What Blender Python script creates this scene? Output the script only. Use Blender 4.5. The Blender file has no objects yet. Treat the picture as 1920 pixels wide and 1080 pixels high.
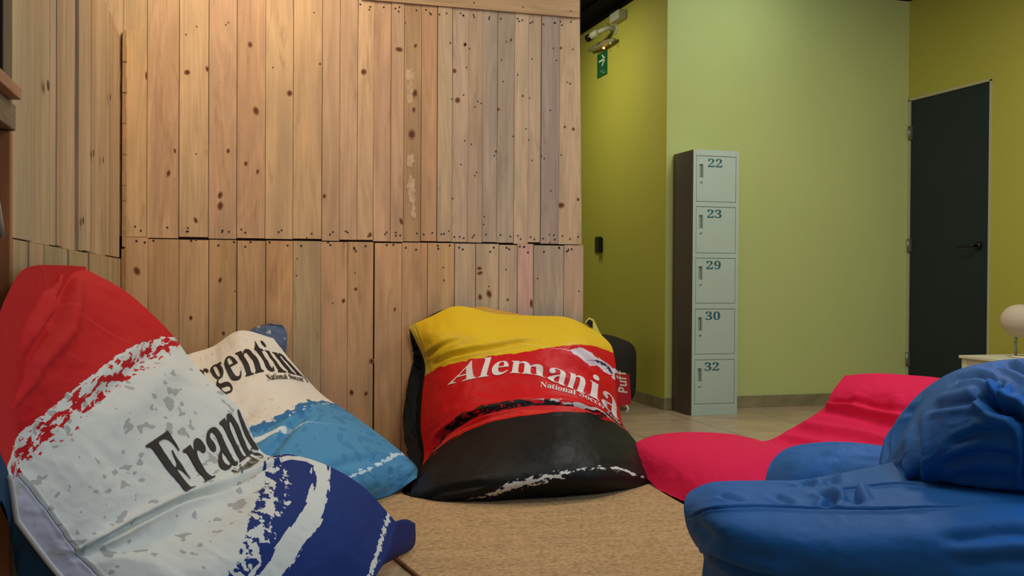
import bpy, math, random, json
import numpy as np
from mathutils import Vector, Matrix, Euler
from mathutils.geometry import delaunay_2d_cdt

# ------------------------------------------------------------------ camera
SC = bpy.context.scene
COL = SC.collection
#NUMPY-BEGIN
import numpy as np
HC = 0.925                       # camera height
FPX = 1878.2                     # focal length for a 1920 px wide frame
YAW, PITCH, ROLL = .28806, -.010023, -.006402
_cy, _sy = np.cos(YAW), np.sin(YAW)
_right = np.array([_cy, -_sy, 0.])
FWD = np.array([_sy*np.cos(PITCH), _cy*np.cos(PITCH), np.sin(PITCH)])
_down = np.cross(FWD, _right)
RGT = np.cos(ROLL)*_right + np.sin(ROLL)*_down
DWN = -np.sin(ROLL)*_right + np.cos(ROLL)*_down
CAM = np.array([0, 0, HC])
def ray(x, y): return ((x-960)*RGT + (y-540)*DWN)/FPX + FWD
def atD(x, y, D): return CAM + ray(x, y)*D          # D: distance along the view axis
def atY(x, y, Y): r = ray(x, y); return CAM + r*(Y/r[1])
def atX(x, y, X): r = ray(x, y); return CAM + r*(X/r[0])
def atZ(x, y, Z): r = ray(x, y); return CAM + r*((Z-HC)/r[2])
def proj(p):
    p = np.asarray(p, float) - CAM
    z = p@FWD
    return np.stack([960+FPX*(p@RGT)/z, 540+FPX*(p@DWN)/z], -1)
#NUMPY-END
cd = bpy.data.cameras.new('camera')
cam = bpy.data.objects.new('camera', cd); COL.objects.link(cam)
cd.sensor_width = 36; cd.lens = FPX*36/1920; cd.clip_start = .05
M3 = Matrix((RGT, -DWN, -FWD)).transposed()
cam.matrix_world = Matrix.Translation(Vector(CAM)) @ M3.to_4x4()
SC.camera = cam

# ------------------------------------------------------------------ light
W = bpy.data.worlds.new('world'); SC.world = W; W.use_nodes = True
W.node_tree.nodes['Background'].inputs[0].default_value = (.80, .90, 1.0, 1)
W.node_tree.nodes['Background'].inputs[1].default_value = .26
SC.view_settings.view_transform = 'Standard'
SC.view_settings.look = 'None'
SC.view_settings.gamma = 1
SC.view_settings.exposure = 0.0
def area(name, loc, target, size, power, color, size_y=None, spread=180):
    l = bpy.data.lights.new(name, 'AREA'); l.energy = power; l.color = color
    l.size = size
    if size_y: l.shape = 'RECTANGLE'; l.size_y = size_y
    l.spread = math.radians(spread)
    o = bpy.data.objects.new(name, l); COL.objects.link(o)
    o.location = loc
    o.rotation_euler = (Vector(target)-Vector(loc)).to_track_quat('-Z', 'Y').to_euler()
    return o
area('warm_ceiling_lamp', (.10, 4.0, 2.96), (.15, 4.75, 1.6), .28, 21, (1.0, .82, .60))
area('room_ceiling_lamp', (1.1, 2.6, 2.98), (1.0, 3.2, 0), .9, 26, (1.0, .92, .82))
area('right_fill_light', (3.3, 4.3, 2.98), (3.3, 4.7, 0), .7, 40, (1.0, .97, .90))  # unseen fill added to brighten the right and back of the room
area('hall_tube_lamp', (3.45, 5.75, 2.98), (3.3, 6.45, 2.6), .8, 3.2, (.74, .90, 1.0), .10)
area('blue_fill_light', (2.75, 1.25, 1.55), (1.62, 1.72, .75), .45, 11, (.22, .50, 1.0))  # added blue light for the highlight on the armchair back, no screen there
area('side_window_light', (4.6, 1.6, 2.3), (2.6, 3.6, .6), 1.1, 22, (.55, .75, 1.0))
area('front_fill_light', (1.7, .3, 2.8), (1.2, 2.6, .4), .8, 20, (.84, .93, 1.0))  # soft fill added on the camera side, out of view
area('hall_ceiling_lamp', (2.0, 7.3, 2.96), (2.6, 7.3, 0), .5, 16, (1.0, .95, .75))

# ------------------------------------------------------------------ helpers
rnd = random.Random(7)
MATS = {}
def mat(name, color, rough=.6, metal=0., bump=0., bscale=60., var=0., vscale=4., sheen=0., spec=.5, emit=None, estr=0.):
    m = bpy.data.materials.new(name); m.use_nodes = True; MATS[name] = m
    nt = m.node_tree; b = nt.nodes['Principled BSDF']
    b.inputs['Base Color'].default_value = (*color, 1)
    b.inputs['Roughness'].default_value = rough
    b.inputs['Metallic'].default_value = metal
    b.inputs['Specular IOR Level'].default_value = spec
    b.inputs['Sheen Weight'].default_value = sheen
    if emit: b.inputs['Emission Color'].default_value = (*emit, 1); b.inputs['Emission Strength'].default_value = estr
    tc = nt.nodes.new('ShaderNodeTexCoord')
    if var:
        n = nt.nodes.new('ShaderNodeTexNoise'); n.inputs['Scale'].default_value = vscale; n.inputs['Detail'].default_value = 6
        nt.links.new(tc.outputs['Object'], n.inputs['Vector'])
        mr = nt.nodes.new('ShaderNodeMapRange'); mr.inputs[3].default_value = 1-var; mr.inputs[4].default_value = 1+var
        mr.inputs[1].default_value = .3; mr.inputs[2].default_value = .7
        nt.links.new(n.outputs['Fac'], mr.inputs[0])
        mx = nt.nodes.new('ShaderNodeMix'); mx.data_type = 'RGBA'; mx.blend_type = 'MULTIPLY'; mx.inputs[0].default_value = 1
        mx.inputs[6].default_value = (*color, 1); nt.links.new(mr.outputs[0], mx.inputs[7])
        nt.links.new(mx.outputs[2], b.inputs['Base Color'])
    if bump:
        n = nt.nodes.new('ShaderNodeTexNoise'); n.inputs['Scale'].default_value = bscale; n.inputs['Detail'].default_value = 4
        nt.links.new(tc.outputs['Object'], n.inputs['Vector'])
        bp = nt.nodes.new('ShaderNodeBump'); bp.inputs['Strength'].default_value = bump; bp.inputs['Distance'].default_value = .01
        nt.links.new(n.outputs['Fac'], bp.inputs['Height']); nt.links.new(bp.outputs[0], b.inputs['Normal'])
    return m
def tag(o, label=None, cat=None, group=None, kind=None):
    if label: o['label'] = label
    if cat: o['category'] = cat
    if group: o['group'] = group
    if kind: o['kind'] = kind
    return o
def empty(name, loc=(0, 0, 0)):
    o = bpy.data.objects.new(name, None); COL.objects.link(o); o.location = loc; o.empty_display_size = .1
    return o
class MB:
    def __init__(s): s.v = []; s.f = []; s.mi = []; s.col = []; s.sm = []
    def add(s, vs, fs, mi=0, col=(1, 1, 1), smooth=False):
        b = len(s.v); s.v += [tuple(map(float, v)) for v in vs]
        for f in fs: s.f.append(tuple(b+i for i in f)); s.mi.append(mi); s.col.append(col); s.sm.append(smooth)
    def box(s, lo, hi, mi=0, col=(1, 1, 1), M=None):
        x0, y0, z0 = lo; x1, y1, z1 = hi
        vs = [(x0,y0,z0),(x1,y0,z0),(x1,y1,z0),(x0,y1,z0),(x0,y0,z1),(x1,y0,z1),(x1,y1,z1),(x0,y1,z1)]
        if M is not None: vs = [tuple(M @ Vector(v)) for v in vs]
        s.add(vs, [(0,3,2,1),(4,5,6,7),(0,1,5,4),(1,2,6,5),(2,3,7,6),(3,0,4,7)], mi, col)
    def tube(s, pts, r, n=10, mi=0, col=(1, 1, 1), caps=True):
        pts = [Vector(p) for p in pts]; rings = []
        rs = r if isinstance(r, (list, tuple)) else [r]*len(pts)
        up = None
        for i, p in enumerate(pts):
            d = (pts[min(i+1, len(pts)-1)]-pts[max(i-1, 0)]).normalized()
            if up is None: up = d.orthogonal().normalized()
            up = (up - d*up.dot(d)).normalized(); sd = d.cross(up)
            rings.append([p + (up*math.cos(a)+sd*math.sin(a))*rs[i] for a in [2*math.pi*k/n for k in range(n)]])
        vs = [v for r_ in rings for v in r_]; fs = []
        for i in range(len(pts)-1):
            for k in range(n):
                a = i*n+k; b = i*n+(k+1) % n
                fs.append((a, b, b+n, a+n))
        if caps: fs.append(tuple(range(n))[::-1]); fs.append(tuple((len(pts)-1)*n+k for k in range(n)))
        s.add(vs, fs, mi, col, True)
    def disc(s, c, a, b, n=14, mi=0, col=(1, 1, 1)):
        c, a, b = Vector(c), Vector(a), Vector(b)
        s.add([c + a*math.cos(2*math.pi*k/n) + b*math.sin(2*math.pi*k/n) for k in range(n)], [tuple(range(n))], mi, col)
    def lathe(s, c, prof, n=32, mi=0, axis='Z'):
        vs = []; fs = []
        for r, z in prof:
            for k in range(n):
                a = 2*math.pi*k/n; vs.append((c[0]+r*math.cos(a), c[1]+r*math.sin(a), c[2]+z))
        for i in range(len(prof)-1):
            for k in range(n):
                a = i*n+k; b = i*n+(k+1) % n; fs.append((a, b, b+n, a+n))
        s.add(vs, fs, mi, (1, 1, 1), True)
    def build(s, name, mats, parent=None, bevel=0., attr=False):
        me = bpy.data.meshes.new(name); me.from_pydata(s.v, [], s.f)
        if not isinstance(mats, (list, tuple)): mats = [mats]
        for m in mats: me.materials.append(m)
        me.polygons.foreach_set('material_index', s.mi); me.polygons.foreach_set('use_smooth', s.sm)
        if attr:
            ca = me.attributes.new('tint', 'FLOAT_VECTOR', 'FACE')
            ca.data.foreach_set('vector', [x for c in s.col for x in c])
        me.validate(); me.update()
        o = bpy.data.objects.new(name, me); COL.objects.link(o)
        if parent:
            o.parent = parent; o.matrix_parent_inverse = Matrix.Identity(4)
            o.location = -root_loc(parent)
        if bevel:
            b = o.modifiers.new('bevel', 'BEVEL'); b.width = bevel; b.segments = 2; b.limit_method = 'ANGLE'
        return o
def root_loc(p):          # world position of a parent made of pure translations
    v = Vector((0, 0, 0))
    while p: v += Vector(p.location); p = p.parent
    return v

#NUMPY-BEGIN
# ---- smooth patches through a grid of control points
def _cr(P, n):
    """Catmull-Rom through rows of P (k,...) -> n samples"""
    P = np.asarray(P, float); k = len(P)
    Q = np.concatenate([[2*P[0]-P[1]], P, [2*P[-1]-P[-2]]])
    t = np.linspace(0, k-1, n); i = np.minimum(t.astype(int), k-2); f = (t-i)
    f = f.reshape(-1, *([1]*(P.ndim-1)))
    a, b, c, d = Q[i], Q[i+1], Q[i+2], Q[i+3]
    return .5*((2*b)+(c-a)*f+(2*a-5*b+4*c-d)*f*f+(3*b-a-3*c+d)*f**3)
def patch(ctrl, nu, nv):
    """ctrl[row v][col u] -> array (nv,nu,3)"""
    A = _cr(np.asarray(ctrl, float), nv)
    return np.swapaxes(_cr(np.swapaxes(A, 0, 1), nu), 0, 1)
def vnoise(x, y, seed=0):
    r = np.random.RandomState(seed); T = r.rand(64, 64)
    xi = np.floor(x).astype(int); yi = np.floor(y).astype(int); fx = x-xi; fy = y-yi
    fx = fx*fx*(3-2*fx); fy = fy*fy*(3-2*fy)
    g = lambda a, b: T[a % 64, b % 64]
    return (g(xi, yi)*(1-fx)+g(xi+1, yi)*fx)*(1-fy)+(g(xi, yi+1)*(1-fx)+g(xi+1, yi+1)*fx)*fy - .5
def fbm(x, y, seed=0, oct=4):
    s = 0; a = 1
    for o in range(oct): s = s+a*vnoise(x*2**o+o*7.3, y*2**o+o*3.1, seed+o); a *= .5
    return s
def pl_dist(P, pl):
    """signed distance + arclength of points P (...,2) to polyline"""
    pl = np.asarray(pl, float); best = np.full(P.shape[:-1], 1e9); sg = np.zeros_like(best); tt = np.zeros_like(best); L = 0
    for a, b in zip(pl[:-1], pl[1:]):
        d = b-a; l = np.hypot(*d); w = P-a
        t = np.clip((w@d)/(l*l), 0, 1); c = w-t[..., None]*d
        dd = np.hypot(c[..., 0], c[..., 1]); s = np.sign(d[0]*w[..., 1]-d[1]*w[..., 0])
        m = dd < best; best = np.where(m, dd, best); sg = np.where(m, s, sg); tt = np.where(m, L+t*l, tt); L += l
    return best*sg, tt
def sheet_normals(S):
    du = np.gradient(S, axis=1); dv = np.gradient(S, axis=0)
    n = np.cross(du, dv); return n/(np.linalg.norm(n, axis=-1, keepdims=True)+1e-9)
def crease_field(UV, creases):
    h = np.zeros(UV.shape[:-1])
    for pl, w, dep in creases:
        d, t = pl_dist(UV, pl); L = sum(np.hypot(*(np.subtract(b, a))) for a, b in zip(pl[:-1], pl[1:]))
        fade = np.clip(np.minimum(t, L-t)/(.18*L)+.15, 0, 1)
        g = np.exp(-(d/w)**2) - .45*np.exp(-((np.abs(d)-2.1*w)/(1.1*w))**2)
        h -= dep*g*fade
    return h
def make_sheet(ctrl, size, creases=(), noise=(.006, 5, 0), nu=150, nv=170, clamp=None, flip=-1):
    S = patch(ctrl, nu, nv)
    U, V = np.meshgrid(np.linspace(0, 1, nu), np.linspace(0, 1, nv))
    Q = np.stack([U*size[0], V*size[1]], -1)
    N = sheet_normals(S)*flip
    edge = np.clip(np.minimum(np.minimum(U, 1-U), np.minimum(V, 1-V))/.06, 0, 1)
    h = crease_field(Q, creases) + noise[0]*fbm(Q[..., 0]*noise[1], Q[..., 1]*noise[1]*.8, noise[2])
    du = np.minimum(Q[..., 0], size[0]-Q[..., 0]); dv = np.minimum(Q[..., 1], size[1]-Q[..., 1])
    h = h + .5*noise[0]*(fbm(Q[..., 1]*22, Q[..., 0]*5, noise[2]+40)*np.exp(-du/.07)+fbm(Q[..., 0]*22, Q[..., 1]*5, noise[2]+50)*np.exp(-dv/.07))
    h = h + .22*noise[0]*(1-np.abs(fbm(Q[..., 0]*7+.6*fbm(Q[..., 0]*3, Q[..., 1]*3, 5), Q[..., 1]*11, noise[2]+60))*3)
    S = S+N*(h*edge)[..., None]
    if clamp: S = clamp(S)
    return S, Q, sheet_normals(S)*flip
def coons(S):
    nv, nu = S.shape[:2]; u = np.linspace(0, 1, nu)[None, :, None]; v = np.linspace(0, 1, nv)[:, None, None]
    return ((1-v)*S[:1]+v*S[-1:])+((1-u)*S[:, :1]+u*S[:, -1:])-((1-u)*(1-v)*S[0, 0]+u*(1-v)*S[0, -1]+(1-u)*v*S[-1, 0]+u*v*S[-1, -1])
#NUMPY-END

def sheet_obj(name, S, mats, parent=None, attrs=None, flip=False, sub=1):
    S = S[::sub, ::sub]; nv, nu = S.shape[:2]
    idx = np.arange(nv*nu).reshape(nv, nu)
    f = np.stack([idx[:-1, :-1], idx[1:, :-1], idx[1:, 1:], idx[:-1, 1:]], -1).reshape(-1, 4)
    if flip: f = f[:, ::-1]
    me = bpy.data.meshes.new(name); me.from_pydata(S.reshape(-1, 3).tolist(), [], f.tolist())
    if not isinstance(mats, (list, tuple)): mats = [mats]
    for m in mats: me.materials.append(m)
    me.polygons.foreach_set('use_smooth', [True]*len(f))
    for k, a in (attrs or {}).items():
        a = a[::sub, ::sub]
        if a.ndim == 2:
            at = me.attributes.new(k, 'FLOAT', 'POINT'); at.data.foreach_set('value', a.ravel().astype(np.float32))
        else:
            if a.shape[-1] == 2: a = np.concatenate([a, np.zeros(a.shape[:2]+(1,))], -1)
            at = me.attributes.new(k, 'FLOAT_VECTOR', 'POINT'); at.data.foreach_set('vector', a.ravel().astype(np.float32))
    me.update()
    o = bpy.data.objects.new(name, me); COL.objects.link(o)
    if parent: o.parent = parent; o.location = -root_loc(parent)
    return o

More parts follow.
